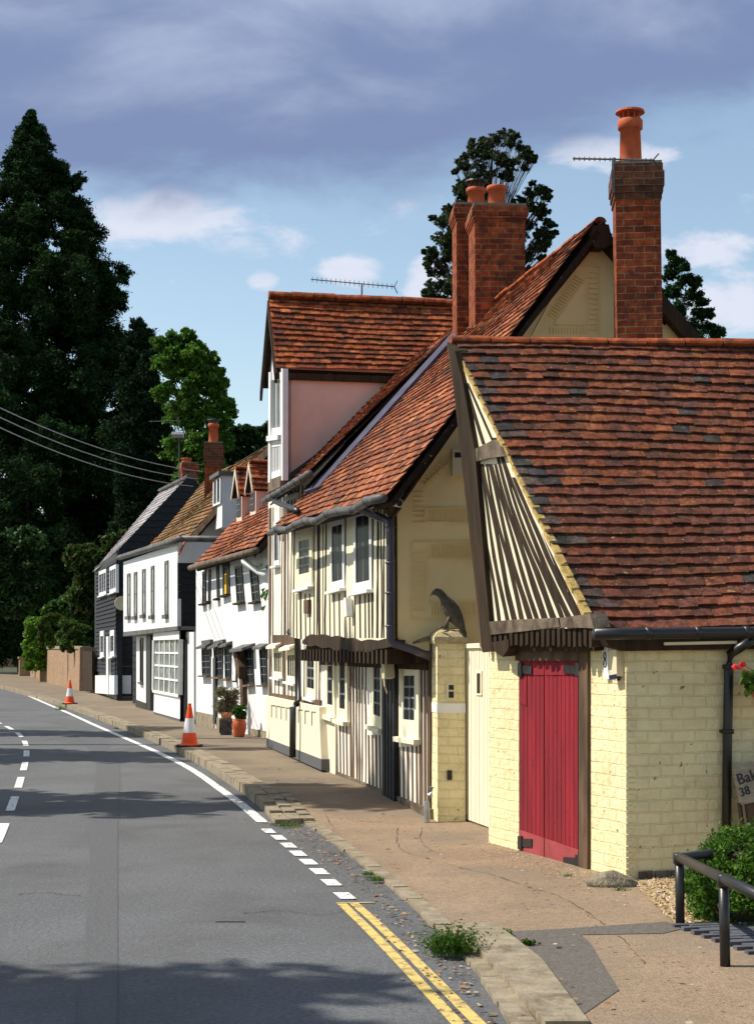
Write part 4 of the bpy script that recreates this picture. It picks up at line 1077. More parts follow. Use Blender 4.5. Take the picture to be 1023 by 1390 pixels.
for q in ([(274.5, 776), (278.5, 775), (278.5, 819), (274, 820)], [(282.5, 774), (285, 773), (284.5, 816), (282, 818)], [(293, 769), (296, 768), (297, 812), (294, 813)], [(318, 769), (327, 768), (331, 817), (321, 819)], [(338, 772), (348, 768), (352, 816), (342, 818)]):
    window(W_, q, wh, frame='black_paint', nx=2, ny=4, fw=.05, bar=.014, bars='leading', off=.03, sill='oak_dark', sdep=.09)
w5 = window(W_, [(301, 765), (310, 763), (311, 806), (302, 809)], wh, frame='black_paint', nx=2, ny=1, fw=.12, bar=.06, off=.03, sill='oak_dark', sdep=.09)
mb = MB(); W_.poly(mb, [(304.3, 780), (307, 778), (307.2, 806), (304.6, 807)], .05, 0); mb.build('yellow_curtain', 'yellow_curtain', w5)
for q in ([(273, 880), (285, 878), (284.5, 917), (274, 917)], [(289, 880), (302, 876), (301, 919), (292, 919)], [(304, 878), (313, 876), (312.5, 921), (305, 922)], [(331, 881), (341.5, 880), (344, 929), (335, 930)], [(351, 880), (361, 880), (362, 930), (354, 930)]):
    window(W_, q, wh, frame='black_paint', nx=2, ny=4, fw=.05, bar=.014, bars='leading', off=.03, sill='oak_grey', sdep=.1, hood='gutter_grey')
window(W_, [(319.5, 880), (321.2, 880), (320.8, 924), (319.5, 924)], wh, frame='black_paint', nx=1, ny=2, fw=.03, off=.03, sill='oak_grey')
mb = MB(); W_.poly(mb, [(288.5, 893), (292, 893), (292, 983), (289, 982)], .06, 0); mb.build('drain_pipe', 'black_iron', wh)
mb = MB(); W_.poly(mb, [(272.5, 870), (285, 868), (285, 874), (274, 876)], .08, 0); mb.build('vent', 'gutter_grey', wh); mb = MB(); W_.poly(mb, [(289, 871), (302, 868), (302, 874), (290, 877)], .08, 0); mb.build('vent', 'gutter_grey', wh)
mb = MB()
cur = [(327, 882), (327.5, 900), (329, 925), (329.5, 957)]
for a, b in zip(cur, cur[1:]): W_.poly(mb, [(a[0] - 5.5 + (a[1] - 882) * .03, a[1]), a, b, (b[0] - 5.5 + (b[1] - 882) * .03, b[1])], .10, 0)
cur2 = [(314, 882), (318, 898), (322, 918), (324, 922), (324, 905), (320, 882)]
W_.poly(mb, cur2, .2, 0); mb.build('porch_post', 'oak_brown', wh)
mb = MB(); a, b = W_.P(311, 882, .3), W_.P(328, 880, .3); mb.prism([a, b, b - nW * .32 + UP * .12, a - nW * .32 + UP * .12], UP * -.06); mb.build('porch_hood', 'gutter_grey', wh)
# roof
we, wf = W_.P(347, 744, .3), W_.P(260, 768, .3)
rw_n, rw_f = we + inW * 2.9, wf + inW * 2.9; rw_n.z = we.z + 3.2; rw_f.z = wf.z + 3.2
mb = MB(); tiles(mb, we, wf, rw_n, rw_f, .15, .19, PAL_RED, .018, .018, 0, .007, .06, .06); wro = mb.build('roof', 'tile', wh)
q0, q1 = rw_n + inW * 2.9, rw_f + inW * 2.9; q0.z = q1.z = we.z
mb = MB(); tiles(mb, q0, q1, rw_n, rw_f, .15, .19, PAL_OLD, .018, .018); mb.build('back_slope', 'tile', wh)
# end wall between the verge and the timber house
mb = MB(); e0 = W_.P(350, 800, -.02); EW = Plane(V((e0.x, e0.y, 0)), inW, -uW)
mb.prism([EW.Q(0, 1.5, -.25), EW.Q(0, we.z - .12, -.25), EW.Q(2.6, we.z + 2.75, -.25), EW.Q(2.6, 1.5, -.25)], -EW.n * .2); mb.build('end_wall', 'white_render', wh)
mb = MB(); mb.prism([we + nW * .02 - UP * .05, rw_n - UP * .05, rw_n - UP * .22, we + nW * .02 - UP * .2], uW * .08); mb.build('barge_board', 'oak_dark', wh)
mb = MB(); pts = [W_.P(348, 747, .36), W_.P(258, 771, .36)]; mb.tube([lerp(pts[0], pts[1], k / 5) for k in range(6)], .07, 8); mb.build('gutter', 'oak_grey', wh, True)
mb = MB(); mb.tube([W_.P(331, 761, .3), W_.P(334, 764, .28), W_.P(352, 777, .08), W_.P(362, 781, .05)], .07, 8); mb.build('waste_pipe', 'plastic_white', wh, True)
mb = MB(); 
for px, py in ((364, 757), (366, 812), (365, 816)):
    c = W_.P(px, py, .08)
    for k in range(16): d = V((random.uniform(-.2, .2), random.uniform(-.2, .2), random.uniform(-.2, .25))); mb.face([c + d, c + d + V((.09, .02, .04)), c + d + V((.05, -.03, -.08))], (.07, .16, .02))
tag(mb.build('wall_creeper', 'leaf'), 'small green creeper sprigs at the edge of the white cottage wall', 'plant')
# dormers on the cottage
roofpl = plane3(we, wf, rw_n)
def gable_dormer(px, py, w, h, gr, L, root):
    b = roofpl.P(px, py, .0); FP = Plane(b, uW, nW); CP = Plane(b, inW, -uW)
    m = MB(); d = -.5
    m.prism([b + UP * d, b + UP * h, b + UP * (h + gr) + uW * w / 2, b + UP * h + uW * w, b + UP * d + uW * w], inW * .1)
    m.box(b + UP * d + inW * .1, inW * L, UP * (h - d), uW * .1); m.box(b + UP * d + uW * (w - .1) + inW * .1, inW * L, UP * (h - d), uW * .1)
    wl_ = m.build('dormer_wall', 'pink_render', root)
    m = MB(); m.box(b + UP * .05 + nW * .02 + uW * .06, uW * (w - .12), UP * (h - .05), inW * .03); f = m.build('dormer_window', 'black_paint', wl_)
    m = MB()
    for k in range(1, 4): m.box(b + UP * (.05 + k * (h - .05) / 4) + nW * .03 + uW * .08, uW * (w - .16), UP * .015, inW * .02)
    m.build('glazing_bar', 'leading', f)
    e = b + UP * (h - .08) - uW * .10 + nW * .10; rr_ = b + UP * (h + gr + .04) + uW * w / 2 + nW * .10; e2 = e + uW * (w + .20)
    m = MB(); tiles(m, e, e + inW * (L + .2), rr_, rr_ + inW * (L + .2), .14, .2, PAL_DORM, .016, .016, .004, .006); tiles(m, e2, e2 + inW * (L + .2), rr_, rr_ + inW * (L + .2), .14, .2, PAL_DORM, .016, .016)
    m.build('dormer_roof', 'tile', wl_)
    m = MB(); ridge(m, rr_ + UP * .03, rr_ + UP * .03 + inW * (L + .2), .08, .3); m.build('ridge_tiles', 'ridge_tile', wl_)
    m = MB(); o = nW * .02
    m.prism([e + o + UP * -.09, e + o, rr_ + o, e2 + o, e2 + o + UP * -.09, rr_ + o - UP * .14], inW * .04); m.build('barge_board', 'plinth_paint', wl_)
gable_dormer(328, 703, .5, .62, .56, 1.5, wh); gable_dormer(347, 695, .5, .60, .56, 1.6, wh)

# ================================================================== WHITE SHOP WITH BAY WINDOW
s0 = [gp(262, 978), gp(184, 957)]
S0 = facade(*s0); nS = S0.n; inS = -nS; uS = S0.u if S0.u.y > 0 else -S0.u
S1 = Plane(S0.O + nS * .55, S0.u, nS)
sh = thing('white_shop_house', s0[0], 'white boarded house with overhanging upper floor, tall slit windows and a white bay window', 'house')
mb = MB(); S0.poly(mb, [(184, 850), (264, 845), (264, 985), (184, 960)], 0, -.25)
mb.build('wall', 'white_render', sh)
mb = MB(); S1.poly(mb, [(167.5, 763), (240.5, 737), (240.5, 850), (167.5, 858)], 0, -.1); up = mb.build('upper_front', 'white_paint', sh)
mb = MB(); S1.poly(mb, [(167, 858), (241, 850), (241, 855), (167, 864)], .04, -.6); mb.build('jetty_beam', 'gutter_grey', sh)
SR = S1.P(240.5, 800, 0); RP = Plane(V((SR.x, SR.y, 0)), inS, -uS)
z1, z2, z3 = RP.ab(RP.P(241, 852))[1], RP.ab(RP.P(241, 764))[1], RP.ab(RP.P(241, 736))[1]
mb = MB()
nb = 9
for i in range(nb):
    a, b = lerp(z1, z2, i / nb), lerp(z1, z2, (i + .97) / nb); mb.prism([RP.Q(.02, a, .02), RP.Q(3.2, a, .02), RP.Q(3.2, b, .005), RP.Q(.02, b, .005)], -RP.n * .1)
mb.build('side_boards', 'black_board', sh)
mb = MB(); mb.prism([RP.Q(.01, z2), RP.Q(3.2, z2), RP.Q(3.2, z3), RP.Q(.01, z3)], -RP.n * .1)
rn_s, en_s = at(372, 598, 41.5), at(256, 730, 43.2)
ES = Plane(en_s, inS, -uS)
mb.prism([ES.P(250, 770), ES.P(250, 742), ES.P(262, 735), ES.P(325, 668), ES.P(352, 640), ES.P(352, 770)], uS * .15)
mb.build('side_wall', 'white_render', sh)
for q in ([(172, 779), (176.2, 778), (176.2, 836), (172, 837)], [(181.3, 777), (185.3, 776), (185.3, 836), (181.3, 837)], [(192.4, 773), (196.6, 772), (196.6, 834), (192.4, 835)], [(204.4, 769), (208.4, 767.5), (208.4, 835), (204.4, 836)], [(223, 762), (227.5, 760.5), (227.5, 834), (223, 835)]):
    window(S1, q, sh, frame='gutter_grey', nx=1, ny=2, fw=.08, bar=.05, off=.03, glass='glass_curtain', sill='gutter_grey', sh=.1)
mb = MB(); g0, g1 = S1.P(246, 731, .1), S1.P(162, 757, .1); mb.tube([lerp(g0, g1, k / 6) for k in range(7)], .09, 8); mb.tube([g0, g0 + inS * 2.5], .08, 8)
mb.build('gutter', 'gutter_grey', sh, True)
# lower front
mb = MB(); S0.poly(mb, [(185, 862), (198, 860), (198, 962), (185, 957)], .2, 0); mb.build('pilaster', 'white_paint', sh)
S02 = Plane(S0.O + nS * .2, S0.u, nS)
window(S02, [(189.5, 866), (193.5, 866), (193.5, 928), (189.5, 926)], sh, frame='black_paint', nx=1, ny=1, fw=.06, off=.03, sill='gutter_grey')
mb = MB(); S0.poly(mb, [(198, 860), (204, 860), (204, 968), (198, 965)], .22, 0); S0.poly(mb, [(184, 950), (198, 955), (198, 966), (184, 960)], .23, 0); mb.build('door', 'black_paint', sh)
mb = MB(); S0.poly(mb, [(252, 858), (263, 858), (263, 982), (252, 979)], .30, .0); mb.build('pier', 'white_paint', sh); mb = MB(); S0.poly(mb, [(248.6, 868), (251.4, 868), (251.4, 980), (248.6, 979)], .36, 0); mb.build('drain_post', 'black_iron', sh); mb = MB(); S0.poly(mb, [(263.4, 850), (267.5, 850), (267.5, 984), (263.4, 982)], .22, 0); mb.build('downpipe', 'black_iron', sh)
# canted bay
ba, bb, bc_ = (S0.ab(S0.P(x, 930, o))[0] for x, o in ((247.5, 0), (244.5, .46), (209, .46)))
sg = 1 if bc_ > ba else -1; zz = [S0.ab(S0.P(228, y, .5))[1] for y in (972, 944, 866)]
foot = [(bc_ + sg * .5, .0), (bc_, .46), (bb, .46), (ba, .0)]
bayp = [S0.Q(a, 0, o) for a, o in foot]
mb = MB(); mb.prism([p + UP * .2 for p in bayp], UP * (zz[1] - .2)); bay = mb.build('bay_window', 'white_paint', sh)
mb = MB(); mb.prism([p + UP * .0 for p in bayp], UP * .2); mb.build('bay_base', 'asphalt_dark', bay)
mb = MB(); mb.prism([p + UP * (zz[2] - .05) + (nS * .04 if i in (1, 2) else V((0, 0, 0))) for i, p in enumerate(bayp)], UP * .22); mb.prism([p + UP * zz[1] + (nS * .05 if i in (1, 2) else V((0, 0, 0))) for i, p in enumerate(bayp)], UP * .06); mb.build('bay_head', 'white_paint', bay)
for i in range(3):
    p, q = bayp[i], bayp[i + 1]; pl = facade(p, q); L = (q - p).length; za, zb_ = zz[1] + .06, zz[2] - .05
    s_ = 1 if (q - p).dot(pl.u) > 0 else -1; m = MB(); k = 5 if i == 1 else 1; oo = V((p.x, p.y, 0)); uu_ = (q - p).normalized()
    for j in range(k + 1): m.box(oo + uu_ * (L * j / k - .035) + UP * za, uu_ * (.07 if j in (0, k) else .11), UP * (zb_ - za), -pl.n * .06)
    for j in range(1, 4): m.box(oo + UP * (lerp(za, zb_, j / 4) - .025) - pl.n * .005, uu_ * L, UP * .05, -pl.n * .045)
    m.build('bay_sash', 'white_paint', bay); g = MB(); g.box(oo + UP * za - pl.n * .03, uu_ * L, UP * (zb_ - za), -pl.n * .01); g.build('pane', 'glass_curtain', bay)
# roof
rf_s, ef_s = at(283, 650, 53), at(196, 747, 51.5)
mb = MB(); tiles(mb, en_s, ef_s, rn_s, rf_s, .18, .22, PAL_MOSS, .022, .022, 0, .008, .06, .07); sro = mb.build('roof', 'tile_far', sh)
mb = MB(); q0, q1 = rn_s + inS * 3, rf_s + inS * 3; q0.z = q1.z = en_s.z; tiles(mb, q0, q1, rn_s, rf_s, .2, .25, PAL_MOSS, .022, .022); mb.build('back_slope', 'tile_far', sh)
mb = MB(); mb.prism([en_s + UP * .02 - uS * .05, rn_s + UP * .03 - uS * .05, rn_s - UP * .18 - uS * .05, en_s - UP * .2 - uS * .05], uS * .1); mb.build('barge_board', 'oak_brown', sh)
# flat roofed dormer
Yd = 44.5; dp = plane3(en_s, ef_s, rn_s).P(301.5, 684, 0); DP = Plane(dp, inS, -uS)
mb = MB(); zt2 = DP.ab(DP.P(301.5, 645))[1]; mb.box(dp - UP * .6, inS * 1.2, UP * (zt2 + .6), uS * 1.2); dmo = mb.build('dormer_wall', 'white_render', sh)
mb = MB(); mb.box(dp + UP * zt2 - inS * .12 - uS * .1, inS * 1.5, UP * .1, uS * 1.4); mb.build('dormer_roof', 'gutter_grey', dmo)
FPd = Plane(dp, uS, nS); mb = MB()
for j in range(3): mb.box(dp + nS * .05 + uS * (.02 + j * .5) + UP * .05, uS * .12, UP * (zt2 - .1), inS * .04)
mb.box(dp + nS * .05 + uS * .02 + UP * .02, uS * 1.12, UP * .05, inS * .04); wd_ = mb.build('dormer_window', 'white_paint', dmo); mb = MB(); mb.box(dp + nS * .02 + uS * .05 + UP * .08, uS * 1.1, UP * (zt2 - .15), inS * .03); mb.build('pane', 'glass', wd_)
st4, tp4, _ = stack(sh, 277, 301, 634, 700, 47.5, .5, V((.995, .1, 0)), corb=.72, corbmat='brick_dark', name='chimney')
pot(st4, tp4, .15, .58, 'terracotta', 'black_iron')
mb = MB(); mb.tube([at(222, 0, 40) if False else RP.P(252, 733, .05), RP.P(243, 752, .5)], .03, 6); mb.build('brace', 'terracotta', sh)

# ================================================================== BLACK WEATHERBOARDED HOUSE
k0 = [gp(157, 951), gp(128, 940)]
K0 = facade(*k0); nK = K0.n; inK = -nK; uK = K0.u if K0.u.y > 0 else -K0.u
kh = thing('black_house', k0[0], 'black weatherboarded house with a steep grey slate roof and white plinth', 'house')
KS = Plane(V((k0[0].x, k0[0].y, 0)), inK, -uK)
mb = MB(); n = 26
z0, z9 = K0.ab(K0.P(158, 916))[1], K0.ab(K0.P(158, 758))[1]
for i in range(n):
    a, b = lerp(z0, z9, i / n), lerp(z0, z9, (i + 1) / n); x0 = K0.ab(K0.P(130.5, 850))[0]; x1 = K0.ab(K0.P(158.5, 850))[0]
    mb.prism([K0.Q(x0, a, .05), K0.Q(x1, a, .05), K0.Q(x1, a, .0), K0.Q(x0, a, .0)], UP * .001) if False else None
    mb.face([K0.Q(x0, a, .055), K0.Q(x1, a, .055), K0.Q(x1, b, .01), K0.Q(x0, b, .01)]); mb.face([K0.Q(x0, a, .01), K0.Q(x1, a, .01), K0.Q(x1, a, .055), K0.Q(x0, a, .055)])
mb.build('weatherboard', 'black_board', kh)
mb = MB(); K0.poly(mb, [(128.5, 770), (158.5, 750), (158.5, 950), (128.5, 938)], 0, -.2); mb.build('wall', 'black_paint', kh)
mb = MB(); K0.poly(mb, [(129, 917), (155, 917), (155, 943), (129, 941)], .12, 0); mb.build('plinth', 'white_paint', kh); mb = MB(); KS.poly(mb, [(155, 917), (178, 917), (178, 942), (155, 942)], .10, 0); mb.build('plinth', 'white_paint', kh)
re_n, re_f, rr_n, rr_f = at(161, 749, 59.5), at(126, 777, 69.5), at(259, 648, 60.5), at(219, 667, 70.5)
zz_ = KS.ab(KS.P(270, 700))[0]
mb = MB(); n = 30; zl, zh = KS.ab(KS.P(160, 945))[1], rr_n.z - .15; ax = KS.ab(KS.P(259, 648))[0]; ze = re_n.z
for i in range(n):
    a, b = lerp(zl, zh, i / n), lerp(zl, zh, (i + .98) / n)
    s0_ = lambda z: 0 if z < ze else ax * (z - ze) / (rr_n.z - ze)
    e0_ = lambda z: ax * 1.75 if z < ze else ax + ax * .75 * (rr_n.z - z) / (rr_n.z - ze)
    mb.prism([KS.Q(s0_(a), a, .04), KS.Q(e0_(a), a, .04), KS.Q(e0_(b), b, .012), KS.Q(s0_(b), b, .012)], -KS.n * .12)
mb.build('gable_boards', 'black_board', kh)
mb = MB(); tiles(mb, re_n, re_f, rr_n, rr_f, .22, .28, PAL_SLATE, .02, .02, 0, .006, .05, .08); kro = mb.build('roof', 'slate_roof', kh)
mb = MB(); q0, q1 = rr_n + inK * 2.6, rr_f + inK * 2.6; q0.z = q1.z = re_n.z + .6; tiles(mb, q0, q1, rr_n, rr_f, .22, .28, PAL_SLATE, .02, .02); mb.build('back_slope', 'slate_roof', kh)
mb = MB(); ridge(mb, rr_n + UP * .04, rr_f + UP * .04, .17, .6); mb.build('ridge_tiles', 'gutter_grey', kro)
for q in ([(134, 776), (143.5, 772), (143.5, 807), (134, 810)], [(148.5, 770), (157, 766), (157, 803), (148.5, 806)]):
    window(K0, q, kh, nx=3, ny=1, fw=.14, bar=.1, off=.09, glass='glass_curtain')
for q in ([(135.5, 857), (140.5, 856), (140.5, 892), (135.5, 893)], [(149, 856), (154.5, 855), (154.5, 891), (149, 893)]):
    window(K0, q, kh, nx=1, ny=1, fw=.2, bar=.1, off=.09, glass='glass_curtain')
mb = MB(); K0.poly(mb, [(144, 864), (146.5, 864), (146.5, 943), (144, 942)], .17, .05); mb.build('downpipe', 'plastic_white', kh)
mb = MB(); c = KS.P(165, 819, .3); ring_ = []
for r_, z_ in ((.02, .0), (.14, .02), (.22, .06), (.26, .1), (.25, .11), (.2, .075), (.02, .03)):
    ring_.append([c + KS.n * z_ + KS.u * math.cos(t) * r_ + UP * math.sin(t) * r_ for t in [k * math.pi / 8 for k in range(16)]])
mb.loft(ring_); dsh = mb.build('satellite_dish', 'plastic_cream', kh, True)
mb = MB(); mb.tube([c, c - KS.n * .3], .03, 6); mb.build('dish_bracket', 'grey_metal', dsh)
st5, tp5, _ = stack(kh, 247, 268, 640, 690, 64.5, .7, inK, corb=.35, name='chimney'); pot(st5, tp5 + V((-.1, 0, 0)), .2, .2, 'terracotta')
ar = thing('tv_aerial', at(243, 660, 60), 'television aerial on a tall pole above the black house', 'aerial')
aerial(ar, at(243, 690, 61.2), at(243, 570, 61.2), at(202, 572, 61.2), at(241, 571, 61.2), 3, .12)
m = MB(); m.tube([at(233, 590, 61.2), at(249, 590, 61.2)], .12, 6); m.build('aerial_head', 'grey_metal', ar)
# low link between black house and shop
mb = MB(); LP = KS; n = 10
for i in range(n): 
    y0, y1 = lerp(955, 862, i / n), lerp(955, 862, (i + .95) / n); S0.poly(mb, [(180, y0), (185, y0), (185, y1), (180, y1)], .06 + .02 * (i % 2), 0)
mb.build('link_boards', 'black_board', sh)
# ================================================================== GARDEN WALLS, FAR WALL
w0, w1 = gp(111, 938), gp(62, 926)
GWp = facade(w0, w1); gwl = thing('garden_wall', w0, 'brown brick garden wall with hedge above it beyond the black house', 'wall')
mb = MB(); GWp.poly(mb, [(62, 879), (111, 879), (111, 942), (62, 928)], 0, -.25); mb.build('wall_panel', 'brick_wall', gwl)
a_, b_ = GWp.P(111, 880, 0), GWp.P(111, 940, 0)
mb = MB(); c = GWp.P(111, 940, .0); mb.cbox(V((c.x + .15, c.y - .1, 0)), .55, .55, 2.05, None, .3); c = GWp.P(60, 925, 0); mb.cbox(V((c.x, c.y, 0)), .55, .55, 2.1, None, .3); mb.build('pier', 'brick_wall', gwl)
mb = MB(); GWp.poly(mb, [(62, 877), (111, 877), (111, 881), (62, 881)], .05, -.3); mb.build('coping', 'kerb_stone', gwl)
w2, w3 = gp(59, 923), gp(38, 918); GW2 = facade(w2, w3)
gw2 = thing('garden_wall', w2, 'farther taller section of brown brick garden wall with an end pier', 'wall')
mb = MB(); GW2.poly(mb, [(41, 873), (58, 875), (58, 925), (41, 921)], 0, -.25); mb.build('wall_panel', 'brick_wall', gw2)
mb = MB(); c = GW2.P(37, 918, 0); mb.cbox(V((c.x, c.y, 0)), 1.1, .6, 1.3, None, .3); mb.cbox(V((c.x, c.y, 1.3)), 1.25, .75, .12, None, .3); mb.build('pier', 'brick_wall', gw2)
fw_ = thing('far_wall', at(10, 907, 120), 'low pale stone wall across the road bend in front of the dark trees', 'wall')
mb = MB(); a_, b_ = gnd(-80, 907, 0), gnd(34, 906, 0); FWp = facade(a_, b_); mb.box(a_, b_ - a_, UP * 1.0, V((0, .5, 0))); mb.build('wall_panel', 'brick_wall', fw_)
mb = MB(); mb.box(a_ + UP * 1.0 - V((0, .1, 0)), b_ - a_, UP * .12, V((0, .7, 0))); mb.build('coping', 'stone', fw_)
tp_ = gp(118, 939)
gatep = thing('garden_gate', tp_, 'dark boarded garden gate between the brick wall and the black house', 'gate')
mb = MB(); q0, q1 = gp(113, 939), gp(125, 942); GG2 = facade(q0, q1); 
for i in range(6): GG2.poly(mb, [(113 + i * 2, 884), (114.8 + i * 2, 884), (114.8 + i * 2, 938), (113 + i * 2, 937)], 0, -.06)
GG2.poly(mb, [(113, 890), (125, 890), (125, 893), (113, 893)], -.03, -.1); mb.build('boards', 'oak_dark', gatep)
mb = MB(); c = gp(127, 941); mb.cbox(V((c.x, c.y + .2, 0)), .3, .3, 2.0); mb.build('gate_post', 'brick_wall', gatep)

# ================================================================== SMALL THINGS
def cone(px, py, h, label):
    p = gp(px, py); r = thing('traffic_cone', p, label, 'traffic cone', 'orange traffic cones along the kerb')
    k = h / .82
    m = MB(); m.prism([p + V((dx * .24 * k, dy * .24 * k, .0)) for dx, dy in ((-1, -.7), (-.7, -1), (.7, -1), (1, -.7), (1, .7), (.7, 1), (-.7, 1), (-1, .7))], UP * .04 * k); m.build('base', 'rubber', r)
    f = lambda z: lerp(.165, .03, z / .82) * k
    def band(z0_, z1_, mat, nm, e=0): mm = MB(); mm.lathe(p, [(f(z0_) + e, z0_ * k), (f(z1_) + e, z1_ * k)], 24); return mm.build(nm, mat, r, False)
    mm = MB(); mm.lathe(p, [(f(.0) + .03 * k, .04 * k), (f(.05), .07 * k), (f(.5), .5 * k), (f(.76), .76 * k), (.032 * k, .765 * k), (.034 * k, .82 * k), (.02 * k, .82 * k)], 24); mm.build('body', 'cone_orange', r, False)
    band(.27, .54, 'cone_white', 'reflective_sleeve', .004)
cone(257, 1014, .82, 'orange and white traffic cone on the kerb near the potted plants')
cone(94.5, 956, .80, 'orange and white traffic cone farther off on the kerb by the black house')
# plant pots
pp = gp(307, 998)
po = thing('potted_shrub', pp, 'grey-green feathery shrub in a blue-grey square lattice planter with terracotta rim', 'potted plant')
sc_ = pp.y / 2200
mb = MB(); w = 16 * sc_ / 2; h = 22 * sc_
mb.prism([pp + V((-w * .88, -w, 0)), pp + V((w * .88, -w, 0)), pp + V((w, -w, h)), pp + V((-w, -w, h))], V((0, 2 * w, 0)))
pln = mb.build('planter', 'teal_lattice', po)
m = MB()
for k in range(-5, 6):
    for sg in (-1, 1):
        x0 = k * w / 4; x1 = x0 + sg * w * .6
        m.tube([pp + V((max(-w, min(w, x0)), -w - .012, .05)), pp + V((max(-w, min(w, x1)), -w - .012, h * .95))], .012, 4)
m.build('lattice', 'gutter_grey', pln)
mb = MB(); mb.lathe(pp + UP * h, [(w * .85, -.05), (w * .9, .06), (w * .98, .08), (w * .98, .14), (w * .8, .14)], 18); mb.build('pot_rim', 'terracotta_pale', po, True)
mb = MB(); mb.tube([pp + UP * h, pp + V((.02, 0, h + .4)), pp + V((.0, 0, h + .6))], [.03, .025, .02], 6); mb.build('stem', 'bark', po)
pq = gp(324.5, 1001); s2 = pq.y / 2200
pu = thing('potted_shrub', pq, 'leafy green plant in a rounded orange terracotta urn', 'potted plant')
mb = MB(); mb.lathe(pq, [(6.5 * s2, 0), (7.5 * s2, 3 * s2), (9.6 * s2, 12 * s2), (10 * s2, 17 * s2), (8.6 * s2, 22 * s2), (8 * s2, 23 * s2), (8.8 * s2, 24.5 * s2), (7.5 * s2, 24.5 * s2), (6 * s2, 22 * s2)], 22); mb.build('urn', 'terracotta', pu, True)
# overhead wires and the pole they come from
pw_ = at(-40, 534, 34); pole = thing('utility_pole', V((pw_.x, pw_.y, 0)), 'wooden utility pole on the far side of the road carrying the overhead wires', 'utility pole')
m = MB(); m.tube([V((pw_.x, pw_.y, -.1)), V((pw_.x, pw_.y, 8.2))], [.15, .11], 10); m.build('pole', 'bark', pole)
m = MB(); 
for q in (534, 547, 561): z_ = at(-40, q, 34).z; m.tube([V((pw_.x - .14, pw_.y, z_)), V((pw_.x + .16, pw_.y, z_))], .03, 6)
m.build('insulator', 'plastic_white', pole)
for (a, b, lab) in (((-40, 534, 34), (275, 640, 46.0), 'uppermost of the three overhead wires crossing the dark trees'), ((-40, 547, 34), (268, 650, 46.5), 'middle of the three overhead wires crossing the dark trees'), ((-40, 561, 34), (262, 660, 46.8), 'lowest of the three overhead wires crossing the dark trees')):
    p, q = at(*a), at(*b); m = MB(); m.tube([lerp(p, q, t / 12) - UP * .35 * 4 * (t / 12) * (1 - t / 12) * .8 for t in range(13)], .012, 5)
    tag(m.build('overhead_wire', 'wire'), lab, 'wire', 'overhead wires')
# ================================================================== FOLIAGE
def leaves(name, cen, size, cols, mat, parent, upb=.35, asp=None):
    asp = asp or (.34 if mat == 'needle' else .55)
    N = len(cen)
    nrm = rng.normal(size=(N, 3)); nrm /= np.linalg.norm(nrm, axis=1, keepdims=True); nrm[:, 2] += upb; nrm /= np.linalg.norm(nrm, axis=1, keepdims=True)
    r = rng.normal(size=(N, 3)); t1 = np.cross(nrm, r); t1 /= np.linalg.norm(t1, axis=1, keepdims=True); t2 = np.cross(nrm, t1)
    s = (size * rng.uniform(.6, 1.35, N))[:, None]
    v = np.empty((N, 4, 3)); v[:, 0] = cen - t1 * s; v[:, 1] = cen - t2 * s * asp + t1 * s * .1 + nrm * s * .12; v[:, 2] = cen + t1 * s; v[:, 3] = cen + t2 * s * asp + t1 * s * .1 + nrm * s * .12
    base = np.zeros(3); p = parent
    while p is not None: base += np.array(p.location); p = p.parent
    v -= base
    me = bpy.data.meshes.new(name); me.vertices.add(N * 4); me.loops.add(N * 4); me.polygons.add(N)
    me.vertices.foreach_set('co', v.ravel()); me.loops.foreach_set('vertex_index', np.arange(N * 4, dtype=np.int32))
    me.polygons.foreach_set('loop_start', np.arange(0, N * 4, 4, dtype=np.int32)); me.polygons.foreach_set('loop_total', np.full(N, 4, dtype=np.int32))
    me.update(calc_edges=True)
    a = me.color_attributes.new('Col', 'FLOAT_COLOR', 'CORNER'); c = np.ones((N, 4, 4)); c[:, :, :3] = cols[:, None, :]; a.data.foreach_set('color', c.ravel())
    me.materials.append(M[mat]); o = bpy.data.objects.new(name, me); col.objects.link(o)
    if parent is not None: o.parent = parent
    return o
def clump_points(lumps, per, sub=14, flat=.7, subr=.34, shell=.5):
    """lumps: (centre V, radius). returns points and per-point tone"""
    P, Tn = [], []
    for c, r in lumps:
        c = np.array(c); n = max(4, int(sub))
        d = rng.normal(size=(n, 3)); d /= np.linalg.norm(d, axis=1, keepdims=True)
        rr = r * (shell + (1 - shell) * rng.random(n))[:, None]
        sc_ = c + d * rr * .85
        for q in sc_:
            k = max(3, int(per / n)); g = rng.normal(size=(k, 3)) * r * subr * .55; g[:, 2] *= flat
            P.append(q + g); Tn.append(np.full(k, rng.uniform(.65, 1.35)))
    return np.concatenate(P), np.concatenate(Tn)
def greens(tone, pal):
    N = len(tone); pal = np.array(pal); i = rng.integers(0, len(pal), N)
    c = pal[i] * (tone * rng.uniform(.8, 1.2, N))[:, None]
    return np.clip(c, 0, 1)
